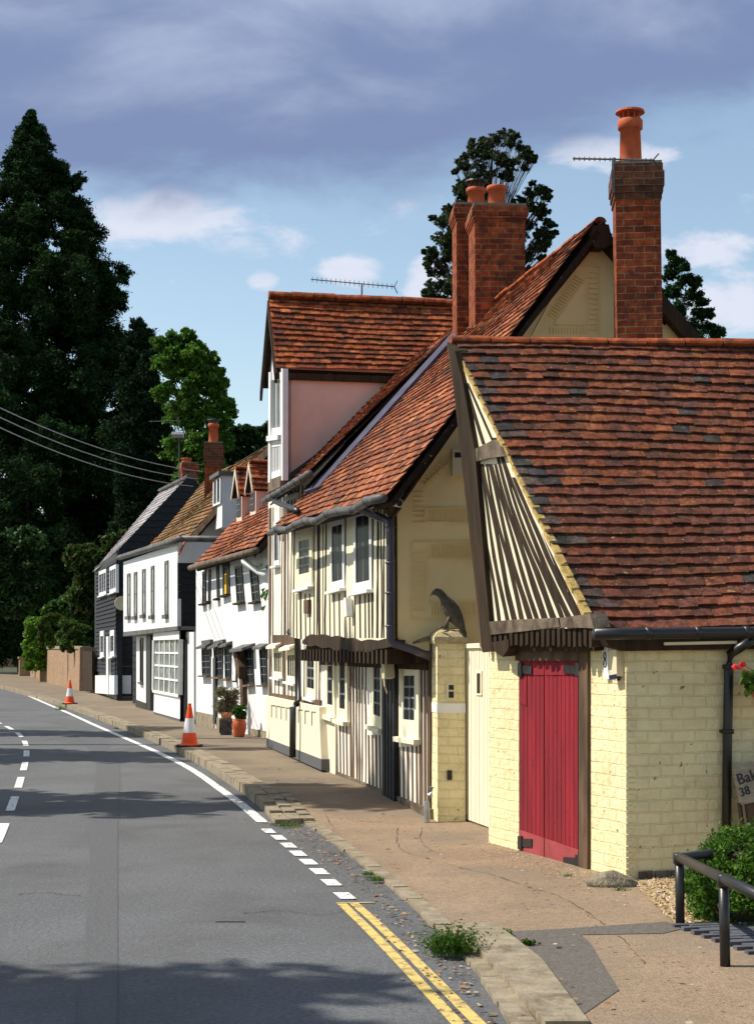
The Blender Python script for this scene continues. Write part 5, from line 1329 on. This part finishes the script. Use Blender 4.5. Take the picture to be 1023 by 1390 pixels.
def tree(name, label, cat, Y, lumps, pal, leaf, per=600, trunk=None, group=None, mat='leaf', sub=14, depth=.8, flat=.7, limbs=True, subr=.34, fill=True, shell=.5, part='crown'):
    """lumps in pixels (x, y, r); each becomes a leaf mass at its own distance"""
    L3 = []
    for l in lumps:
        x, y, r = l[:3]; rm = r * Y / FPX; dy = l[3] if len(l) > 3 else random.uniform(-1, 1) * depth * max(rm, 1)
        L3.append((at(x, y, Y + dy), rm))
    tx, ty0, ty1, tr = trunk
    b = at(tx, ty0, Y); b.z = 0
    root = thing(name, b, label, cat, group)
    top = at(tx, ty1, Y); m = MB(); k = 10
    m.tube([lerp(b, top, i / k) + V((random.uniform(-.1, .1), random.uniform(-.1, .1), 0)) * (i > 0) for i in range(k + 1)], [tr * (1 - .88 * i / k) for i in range(k + 1)], 10); m.build('trunk', 'bark', root)
    if limbs:
        m = MB()
        for c, r in L3:
            f = min(.95, max(.12, (c.z - r * .6 - 1) / max(top.z, 1) * .85)); s = lerp(b, top, f); r0 = max(.025, tr * (1 - .88 * f) * .28)
            mid = lerp(s, c, .5) + UP * (.12 * (c - s).length); m.tube([s, mid, c], [r0, r0 * .6, r0 * .25], 6)
            for _ in range(4):
                d = V((random.gauss(0, 1), random.gauss(0, 1), random.gauss(.3, .8))).normalized(); m.tube([lerp(mid, c, .6), c + d * r * .75], [r0 * .35, r0 * .1], 4)
        m.build('limb', 'bark', root)
    pts, tone = clump_points([(c, r) for c, r in L3], per, sub, flat, subr, shell)
    leaves(part, pts, leaf, greens(tone, pal), mat, root)
    return root
CON = [(.014, .036, .012), (.021, .050, .014), (.010, .026, .010), (.030, .062, .016)]
CON2 = [(.011, .027, .011), (.015, .036, .012), (.009, .020, .010)]
BROAD = [(.075, .17, .016), (.055, .135, .015), (.105, .215, .024), (.042, .10, .013)]
MID = [(.02, .05, .01), (.028, .065, .012), (.015, .036, .009)]
random.seed(11)
# --- giant conifer on the left
def edge_fill(prof, n, r0, r1):
    """lumps inside a left/right pixel outline: prof = (y, xl, xr)"""
    out = []
    for i in range(n):
        y = prof[0][0] + (prof[-1][0] - prof[0][0]) * ((i + random.random()) / n)
        for a, b in zip(prof, prof[1:]):
            if a[0] <= y <= b[0]:
                t = (y - a[0]) / (b[0] - a[0]); xl, xr = lerp(a[1], b[1], t), lerp(a[2], b[2], t); break
        f = (y - prof[0][0]) / (prof[-1][0] - prof[0][0]); r = lerp(r0, r1, min(1, f * 1.6)) * random.uniform(.75, 1.25)
        r = min(r, (xr - xl) * .32 + 2)
        u = random.random(); u = .5 + .5 * math.copysign(abs(2 * u - 1) ** .8, u - .5)
        out.append((lerp(xl + r * .7, xr - r * .7, u), y, r, random.uniform(-1, 1) * (xr - xl) * .5 * 120 / FPX * math.sqrt(max(0, 1 - (2 * u - 1) ** 2))))
    return out
P1 = [(152, 38, 46), (180, 22, 62), (215, 8, 84), (260, -20, 112), (300, -40, 134), (345, -60, 146), (400, -85, 172), (470, -110, 190), (560, -130, 212), (680, -140, 232), (790, -140, 230)]
lm = [(42, 151, 2.5, 0), (42, 156, 4, 0), (41, 165, 7, 0), (46, 182, 13, 0), (30, 188, 11, 0)] + edge_fill(P1, 360, 14, 26) + [(x, y, r * 1.1, 5) for x, y, r, _ in edge_fill([(p[0] + 18, p[1] + 14, p[2] - 14) for p in P1[1:]], 130, 20, 30)] + [(random.uniform(-20, 130), random.uniform(770, 895), 18, -3) for _ in range(60)] + [(random.uniform(60, 205), random.uniform(455, 760), random.uniform(18, 25), random.uniform(-3, 3)) for _ in range(110)] + [(random.uniform(0, 120), random.uniform(400, 640), 22, 2) for _ in range(40)] + [(random.uniform(-25, 110), random.uniform(330, 800), random.uniform(18, 26), random.uniform(-6, -2)) for _ in range(70)] + [(42 + random.uniform(-12, 12), y, 16, -1.5) for y in range(200, 420, 14)] + [(104, 246, 15, 0), (96, 252, 14, 1), (130, 318, 18, 0), (163, 372, 20, 1), (150, 385, 20, -1), (160, 410, 18, 0)]
tree('giant_conifer', 'huge dark pointed conifer towering over the left side of the street', 'tree', 124, lm, CON, .155, 1150, (40, 900, 560, .25), sub=30, mat='needle', limbs=False, subr=.30, shell=.1)
lm = [(186, 440, 12, 0), (192, 455, 16, 0), (176, 470, 18, 0), (205, 478, 18, 0)] + edge_fill([(450, 176, 198), (500, 160, 228), (580, 150, 238), (680, 150, 250), (800, 150, 256)], 90, 16, 22)
tree('dark_conifer', 'lower dark conifer in front of the bright green tree, right of the giant one', 'tree', 108, lm, CON2, .14, 1400, (192, 900, 560, .4), sub=28, mat='needle', limbs=False, subr=.3, shell=.1)
# --- bright broadleaf
lm = [(232, 470, 22), (252, 458, 15), (270, 476, 16), (245, 500, 24), (282, 490, 16), (274, 512, 22), (255, 535, 24), (292, 528, 18), (300, 545, 16), (288, 560, 22), (305, 572, 12), (262, 570, 26), (240, 560, 22), (295, 590, 20), (270, 605, 26), (308, 600, 12), (240, 610, 26), (214, 466, 12), (222, 490, 18), (310, 548, 10), (314, 560, 9), (296, 505, 10), (262, 485, 20), (285, 630, 24), (258, 650, 24), (228, 500, 16), (222, 530, 18), (300, 520, 10)]
tree('broadleaf_tree', 'bright green broadleaf tree rising behind the roofs of the white houses', 'tree', 84, lm, BROAD, .115, 2300, (262, 880, 500, .35), sub=46, subr=.26, shell=.25)
lm = [(x, y + random.uniform(-6, 6), r) for x, y, r in [(318, 590, 16), (335, 586, 15), (350, 588, 16), (366, 586, 15), (382, 590, 16), (325, 612, 20), (345, 610, 20), (368, 612, 20), (310, 625, 20), (335, 636, 22), (362, 640, 22), (395, 612, 20), (410, 640, 24), (385, 655, 24), (330, 660, 24)]]
tree('background_tree', 'mid green tree mass just above the small tiled dormers', 'tree', 96, lm, MID, .125, 1600, (350, 880, 600, .4), sub=34, subr=.26, shell=.3)
# --- dark wood filling behind the road bend
random.seed(5)
for i, (cx, cy, rx, ry, Y, lab) in enumerate([(30, 720, 90, 130, 138, 'deep shaded evergreen tree above the far wall at the road bend'), (150, 715, 80, 110, 126, 'dark evergreen behind the yew bush beside the black house'), (232, 690, 60, 80, 114, 'dark tree directly behind the black house chimney'), (-60, 760, 80, 160, 132, 'shadowed tree at the left edge beside the road')]):
    lm = []
    for k in range(60):
        a, q = random.uniform(0, 6.28), math.sqrt(random.random()); lm.append((cx + rx * q * math.cos(a), cy + ry * q * math.sin(a), random.uniform(16, 24)))
    lm += [(cx + random.uniform(-rx, rx) * .9, random.uniform(cy + ry * .5, 890), random.uniform(16, 24)) for _ in range(24)]
    tree('dark_tree', lab, 'tree', Y, lm, CON2, .22, 700, (cx, 905, cy - ry * .6, .4), 'dark trees at the bend of the road', sub=12, mat='needle', limbs=False, subr=.4, shell=.2)
# twiggy wood seen through the middle distance behind the row
lm = [(x, 700 + random.uniform(-25, 40), 26) for x in range(270, 560, 22)]
tree('background_tree', 'low dark green tree mass hidden mostly by the roofs of the row', 'tree', 120, lm, MID, .22, 500, (400, 880, 720, .4), sub=14)
# --- tree behind the double chimney
random.seed(21)
lm = [(672, 188, 13), (655, 196, 13), (690, 192, 14), (706, 200, 12), (640, 205, 12), (628, 222, 12), (650, 218, 15), (675, 212, 16), (700, 218, 13), (716, 216, 9), (722, 213, 6), (690, 235, 13), (665, 236, 14), (640, 240, 15), (630, 252, 11), (622, 262, 12), (645, 262, 16), (612, 290, 13), (600, 300, 14), (620, 305, 16), (596, 322, 12), (604, 330, 14), (585, 340, 9), (582, 352, 10), (596, 360, 14), (606, 352, 16), (615, 380, 16), (598, 385, 14), (586, 392, 12), (580, 404, 9), (600, 408, 15), (618, 410, 14), (718, 262, 12), (732, 258, 11), (742, 268, 9), (738, 285, 11), (722, 282, 12), (708, 275, 12), (744, 300, 9), (735, 312, 10), (720, 306, 12), (742, 330, 9), (728, 335, 10), (748, 318, 7), (718, 345, 11), (736, 352, 8), (708, 320, 12), (722, 366, 9), (690, 300, 16), (670, 290, 16), (660, 330, 18), (690, 345, 16), (650, 370, 16), (680, 380, 16)]
tree('sparse_conifer', 'tall open-branched conifer standing behind the pair of brick chimneys', 'tree', 62, [(x, y, r * 1.05) for x, y, r in lm] + [(x + random.uniform(-1, 1) * r * 1.1, y + random.uniform(-1, 1) * r * 1.0, r * .55) for x, y, r in lm for _ in range(3)], [(.028, .05, .016), (.04, .065, .02), (.05, .055, .02), (.02, .036, .012)], .055, 520, (668, 880, 180, .28), sub=22, subr=.22, depth=.8, shell=.2, mat='leaf')
random.seed(22)
lm = [(910, 345, 9), (918, 355, 12), (926, 362, 10), (908, 372, 14), (930, 380, 14), (944, 384, 10), (915, 398, 16), (940, 402, 15), (952, 408, 10), (925, 420, 18), (950, 425, 14), (962, 426, 9), (938, 442, 18), (962, 446, 13), (976, 450, 9), (910, 440, 16), (970, 462, 12), (950, 462, 18), (985, 470, 8), (925, 466, 20), (900, 420, 14), (896, 400, 12), (965, 480, 18), (930, 490, 20)]
tree('right_conifer', 'small dark conical conifer to the right of the tall chimney', 'tree', 66, lm, CON, .075, 1500, (918, 880, 400, .25), sub=30, mat='needle', limbs=False, shell=.1, subr=.3)
# --- shrubs, hedge, topiary at the garden wall
SHR = [(.045, .11, .016), (.06, .14, .018), (.03, .075, .012)]
def shrub(name, label, cat, Y, lumps, pal, leaf, per, sub=16, part='foliage', parent=None, mat='leaf', subr=.34, depth=.5, flat=.8, zmin=None):
    L3 = []
    for l in lumps:
        x, y, r = l[:3]; rm = r * Y / FPX; L3.append((at(x, y, Y + (l[3] if len(l) > 3 else random.uniform(-1, 1) * depth * rm)), rm))
    pts, tone = clump_points(L3, per, sub, flat, subr)
    if zmin is not None: pts[:, 2] = np.maximum(pts[:, 2], zmin + rng.random(len(pts)) * .08)
    o = leaves(part if parent else name, pts, leaf, greens(tone, pal), mat, parent)
    if not parent: tag(o, label, cat)
    return o
random.seed(31)
lm = [(125 + random.uniform(-26, 42) , random.uniform(742, 850), random.uniform(12, 18)) for _ in range(46)] + [(150, 735, 12), (165, 728, 10), (120, 748, 12)]
shrub('yew_bush', 'big dark green yew bush overhanging the wall left of the black house', 'bush', 80, lm, [(.03, .07, .012), (.045, .09, .014), (.02, .045, .01), (.08, .06, .015)], .12, 500)
lm = [(random.uniform(-30, 62), random.uniform(725, 830), random.uniform(14, 20)) for _ in range(50)]
shrub('roadside_shrub', 'rounded leafy green shrub in half shade at the far left', 'bush', 103, lm, [(.022, .06, .012), (.032, .08, .014), (.015, .04, .01)], .14, 420)
lm = [(46 + random.uniform(-9, 14), random.uniform(842, 905), 9) for _ in range(46)] + [(36, 905, 5), (37, 890, 6)]
shrub('hedge', 'clipped hedge with bright sunlit yellow-green end by the garden wall', 'hedge', 90, lm, [(.16, .30, .024), (.11, .23, .02), (.07, .16, .016)], .085, 420)
lm = [(80 + random.uniform(-18, 30), random.uniform(815, 845), 11) for _ in range(26)]
shrub('garden_shrub', 'loose green shrub behind the arch-clipped topiary', 'bush', 84, lm, SHR, .10, 420)
lm = [(72 + 17 * math.cos(a), 850 - 14 * math.sin(a), 4.5, 0) for a in [k * math.pi / 12 for k in range(13)]] + [(56, y, 4.5, 0) for y in range(850, 880, 5)] + [(70 + random.uniform(-7, 7), random.uniform(856, 876), 6) for _ in range(10)]
shrub('topiary', 'small clipped topiary arch above the brick garden wall', 'bush', 78, lm, [(.07, .10, .014), (.05, .085, .012)], .06, 300)
lm = [(98 + random.uniform(-16, 16), random.uniform(845, 880), 8) for _ in range(26)] + [(112, 884, 6), (118, 880, 6), (86, 880, 5), (120, 895, 5), (117, 912, 5)]
shrub('climbing_bush', 'rounded leafy bush with pale leaf tips spilling over the brick wall', 'bush', 75, lm, [(.04, .085, .016), (.06, .12, .02), (.03, .06, .014), (.10, .16, .03)], .075, 340)
lm = [(168 + random.uniform(-6, 10), 866 + random.uniform(-8, 14), 4) for _ in range(6)]
shrub('climbing_rose', 'sparse climbing plant with pale flowers on the black side wall', 'plant', 61, lm, [(.05, .10, .02), (.3, .3, .22), (.04, .08, .02)], .06, 22)
# pots' plants
random.seed(41)
b = po; Yp = pp.y
lm = [(310 + random.uniform(-13, 13), random.uniform(934, 966), 5) for _ in range(30)]
shrub('x', None, None, Yp, lm, [(.20, .21, .11), (.26, .26, .16), (.16, .17, .08), (.27, .21, .13)], .022, 220, 14, 'foliage', po, subr=.7)
m = MB()
o = pp + UP * (h + .3)
for k in range(90):
    q = at(310 + random.gauss(0, 10), random.uniform(930, 966), Yp + random.gauss(0, .15)); m.tube([o + V((0, 0, .1)), lerp(o, q, .5) + UP * .08, q], [.007, .005, .003], 4)
m.build('twigs', 'oak_grey', po)
lm = [(324.5 + random.uniform(-7, 7), random.uniform(959, 976), 4.5) for _ in range(16)]
shrub('x', None, None, pq.y, lm, [(.06, .13, .018), (.09, .18, .03), (.04, .09, .014)], .03, 220, 10, 'foliage', pu)
# --- box bush by the railing: a dense ball of tiny leaves
bc = at(1016, 1205, 12.1)
bbush = thing('box_bush', V((bc.x, bc.y, 0)), 'dense clipped round box bush beside the black handrail', 'bush')
Lb = []
for k in range(330):
    d = np.array(rng.normal(size=3)); d /= np.linalg.norm(d); 
    if d[2] < -.75: continue
    rr = .47 * (1 + .07 * math.sin(d[0] * 7) * math.sin(d[2] * 6 + 1)); q = V(d * rr); q.z *= .95
    Lb.append((bc + q + V((.06, 0, -.03)), .085))
pts, tone = clump_points(Lb, 120, 6, .9, .55, .2)
leaves('foliage', pts, .0165, greens(tone, [(.055, .13, .012), (.075, .17, .016), (.04, .095, .01), (.10, .20, .02)]), 'leaf', bbush)
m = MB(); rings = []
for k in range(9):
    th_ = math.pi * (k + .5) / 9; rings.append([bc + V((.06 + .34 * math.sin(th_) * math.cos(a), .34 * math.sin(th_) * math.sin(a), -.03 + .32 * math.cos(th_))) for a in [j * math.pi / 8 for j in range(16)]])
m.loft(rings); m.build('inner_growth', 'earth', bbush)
m = MB(); m.tube([V((bc.x, bc.y, 0)), bc], .04, 6); m.build('stem', 'bark', bbush)
# geranium
Lg = [(pc + V((random.uniform(-.16, .2), random.uniform(-.12, .12), random.uniform(.05, .22))), .06) for _ in range(26)]
pts, tone = clump_points(Lg, 26, 4, .9, .6)
leaves('foliage', pts, .030, greens(tone, [(.11, .21, .03), (.15, .26, .04), (.07, .15, .02)]), 'leaf', bs, asp=.85)
m = MB(); mf = MB()
for (px, py) in ((1001, 905), (1008, 902), (997, 906), (1033, 900)):
    q = at(px, py, pc.y - .06); m.tube([pc + UP * .15, lerp(pc, q, .6) + UP * .06, q], .004, 5)
    for k in range(26):
        d = V((random.gauss(0, 1), random.gauss(0, 1), random.gauss(0, .8))).normalized(); c = q + d * .026; t = d.cross(V((.3, .2, .9))).normalized() * .012; u_ = d.cross(t.normalized()) * .012
        mf.face([c - t, c - u_, c + t, c + u_])
m.build('stalk', 'terracotta_pale', bs); mf.build('flower', 'petal', bs)
# weeds
def weed(px, py, w, hgt, n, label, pal=[(.07, .15, .02), (.10, .20, .03), (.05, .11, .015)], size=.022, grass=False, z=None):
    c = gp(px, py); m = MB(); s = c.y / FPX
    for k in range(n):
        o = c + V((random.gauss(0, .4) * w * s * .5, random.gauss(0, .35) * w * s * .4, 0)); 
        if o.x < c.x - w * s * .5: continue
        hh = hgt * random.uniform(.3, 1) * s; d = V((random.gauss(0, .5), random.gauss(0, .5), 1)).normalized(); cl_ = random.choice(pal); f = random.uniform(.7, 1.3); cl_ = tuple(x * f for x in cl_)
        if grass:
            sd = V((random.uniform(-1, 1), random.uniform(-1, 1), 0)).normalized() * .004; m.face([o - sd, o + sd, o + d * hh], cl_)
        else:
            m.face([o - V((.002, 0, 0)), o + V((.002, 0, 0)), o + d * hh], cl_)
            for j in range(6):
                q = o + d * hh * random.uniform(.3, 1); l = V((random.uniform(-1, 1), random.uniform(-1, 1), random.uniform(-.1, .7))).normalized() * size * random.uniform(.6, 1.4); t = l.cross(V((random.random(), random.random(), 1))).normalized() * size * .38
                m.face([q, q + l * .5 + t, q + l, q + l * .5 - t], cl_)
    return tag(m.build('weed', 'leaf'), label, 'plant', 'weeds along the kerb')
random.seed(51)
weed(612, 1296, 76, 46, 330, 'big leafy weed growing at the kerb crossover in the foreground')
weed(510, 1196, 30, 9, 160, 'flat green weed on the flush kerb stones by the yellow lines', grass=True)
weed(499, 1188, 26, 7, 130, 'thin grassy weed on the kerb stones just above the flat one', grass=True)
weed(390, 1122, 48, 9, 220, 'grass growing at the raised kerb nose', grass=True)
weed(82, 964, 16, 9, 160, 'tuft of grass on the kerb beside the farther cone', grass=True, pal=[(.08, .17, .02), (.06, .13, .02)])
weed(158, 990, 10, 5, 50, 'small green sprig on the raised kerb between the two cones', grass=True)
weed(688, 1272, 14, 12, 20, 'small weed by the dark patch of pavement'); weed(715, 1284, 22, 10, 26, 'low reddish-green weed by the kerb block')
weed(771, 1190, 20, 6, 50, 'grass at the foot of the red garage door', grass=True)
weed(842, 1209, 26, 7, 70, 'grass tufts beside the weathered corner stone', grass=True)
weed(917, 1180, 14, 24, 26, 'small green plant at the foot of the shaded garage wall')
weed(226, 972, 9, 14, 36, 'sprig of weed under the white bay window'); weed(264, 984, 7, 10, 26, 'small weed beside the dark downpipe of the white house')
# --- trees out of view across the road; their shade falls over the carriageway
random.seed(61)
def shade_tree(x, y, zlo, zhi, r, label):
    lm3 = []
    b = V((x, y, 0)); root = thing('roadside_tree', b, label, 'tree', 'trees across the road')
    m = MB(); m.tube([b, b + UP * zlo, b + UP * zhi * .9], [.25, .2, .06], 8); m.build('trunk', 'bark', root)
    for k in range(40):
        t = random.random(); rr = r * (1 - .6 * t) ; a = random.uniform(0, 6.28); q = math.sqrt(random.random())
        lm3.append((V((x + rr * q * math.cos(a), y + rr * q * math.sin(a), lerp(zlo, zhi, t))), random.uniform(.6, .9)))
    pts, tone = clump_points(lm3, 260, 10, .7, .4); leaves('crown', pts, .16, greens(tone, BROAD), 'leaf', root)
SHADE = [(-11.5, 9.3, 3, 12.8, 2.9), (-11, 3.5, 2.5, 12, 3), (-11.5, 21.2, 3.0, 14.4, 2.5), (-14.5, 30.5, 3, 13.4, 2.6), (-17, 38.5, 3, 13.5, 2.6)]
for i, s_ in enumerate(SHADE): shade_tree(*s_, 'leafy tree across the road, beyond the left edge of the picture')

# ================================================================== SKY, SUN, CAMERA
EL, SUNX, SUNY = R(50), -1.0, .03
w = bpy.data.worlds.new('World'); sc.world = w; w.use_nodes = True; nt = w.node_tree; nt.nodes.clear(); T = NT(nt)
out = T.n('ShaderNodeOutputWorld'); bg = T.n('ShaderNodeBackground'); T.l(bg.outputs[0], out.inputs[0])
sky = T.n('ShaderNodeTexSky'); sky.sky_type = 'NISHITA'; sky.sun_disc = False; sky.sun_elevation = EL; sky.sun_rotation = math.atan2(SUNX, SUNY) % (2 * math.pi)
sky.air_density = 1.0; sky.dust_density = .6; sky.ozone_density = 1.6
STR = .10
tc = T.n('ShaderNodeTexCoord'); sx = T.n('ShaderNodeSeparateXYZ'); T.l(tc.outputs['Generated'], sx.inputs[0])
yy = T.math('MAXIMUM', sx.outputs[1], .05); s_ = T.math('DIVIDE', sx.outputs[0], yy); t_ = T.math('DIVIDE', sx.outputs[2], yy)
cv = T.n('ShaderNodeCombineXYZ'); T.l(s_, cv.inputs[0]); T.l(T.math('MULTIPLY', t_, 2.2), cv.inputs[1])
n1 = T.noise(cv.outputs[0], 5.0, 8, .55, .3); n2 = T.noise(cv.outputs[0], 13.0, 9, .62, .4); n3 = T.noise(cv.outputs[0], 2.6, 3, .5)
ds = T.math('ADD', s_, .115); edge = T.math('MULTIPLY_ADD', T.math('MULTIPLY', ds, ds), .50, .274)
d = T.math('SUBTRACT', t_, edge); d = T.math('ADD', d, T.math('MULTIPLY', T.math('SUBTRACT', n1, .5), .09)); d = T.math('ADD', d, T.math('MULTIPLY', T.math('SUBTRACT', n2, .5), .035))
big = T.mapr(d, -.008, .038, 0, .95, True)
front = T.mapr(sx.outputs[1], .1, .3, 0, 1); big = T.math('MULTIPLY', big, front)
k = 1 / STR
dark = (.148 * k, .195 * k, .335 * k, 1); lite = (.36 * k, .415 * k, .55 * k, 1)
cc = T.mix(T.mapr(T.math('ADD', T.math('MULTIPLY', d, 2.6), T.math('MULTIPLY', n1, .8)), .52, .98, 0, 1, True), dark, lite)
def blob(cx, cy, rx, ry):
    a = T.math('DIVIDE', T.math('SUBTRACT', s_, (cx - CX) / FPX), rx / FPX); b = T.math('DIVIDE', T.math('SUBTRACT', t_, (880 - cy) / FPX), ry / FPX)
    return T.mapr(T.math('ADD', T.math('MULTIPLY', a, a), T.math('MULTIPLY', b, b)), 0, 1, 1, 0, True)
bl = None
for q in ((200, 292, 150, 60), (310, 306, 150, 66), (480, 362, 60, 34), (352, 374, 34, 26), (585, 385, 50, 70), (935, 330, 140, 45), (1010, 405, 110, 75), (830, 195, 130, 40)):
    x = blob(*q); bl = x if bl is None else T.math('MAXIMUM', bl, x)
wf = T.mapr(T.math('ADD', T.math('MULTIPLY', bl, .62), T.math('ADD', T.math('MULTIPLY', T.math('SUBTRACT', n2, .5), 2.2), T.math('MULTIPLY', T.math('SUBTRACT', n1, .5), 1.6))), .26, .74, 0, .88, True); wf = T.math('MULTIPLY', wf, front)
skyc = T.mix(1., sky.outputs[0], (1.42, 1.32, 1.16, 1), 'MULTIPLY')
c1 = T.mix(wf, skyc, (.56 * k, .58 * k, .66 * k, 1)); c2 = T.mix(big, c1, cc)
T.l(c2, bg.inputs[0]); bg.inputs[1].default_value = STR
sun = bpy.data.lights.new('sun', 'SUN'); sun.energy = 4.4; sun.angle = R(.5); sun.color = (1, .94, .83)
so = bpy.data.objects.new('sun', sun); col.objects.link(so)
dv = V((SUNX, SUNY, math.tan(EL))).normalized(); so.rotation_euler = dv.to_track_quat('Z', 'Y').to_euler(); so.location = dv * 60
cam = bpy.data.cameras.new('camera'); co = bpy.data.objects.new('camera', cam); col.objects.link(co); sc.camera = co
co.location = CAM; co.rotation_euler = (math.pi / 2 + TH, 0, 0)
cam.sensor_fit = 'HORIZONTAL'; cam.sensor_width = 24; cam.lens = 24 * FPX / 1023; cam.clip_end = 4000; cam.clip_start = .1
cam.shift_y = 0
sc.view_settings.view_transform = 'Standard'; sc.view_settings.look = 'None'; sc.view_settings.exposure = 0.5; sc.view_settings.gamma = 1
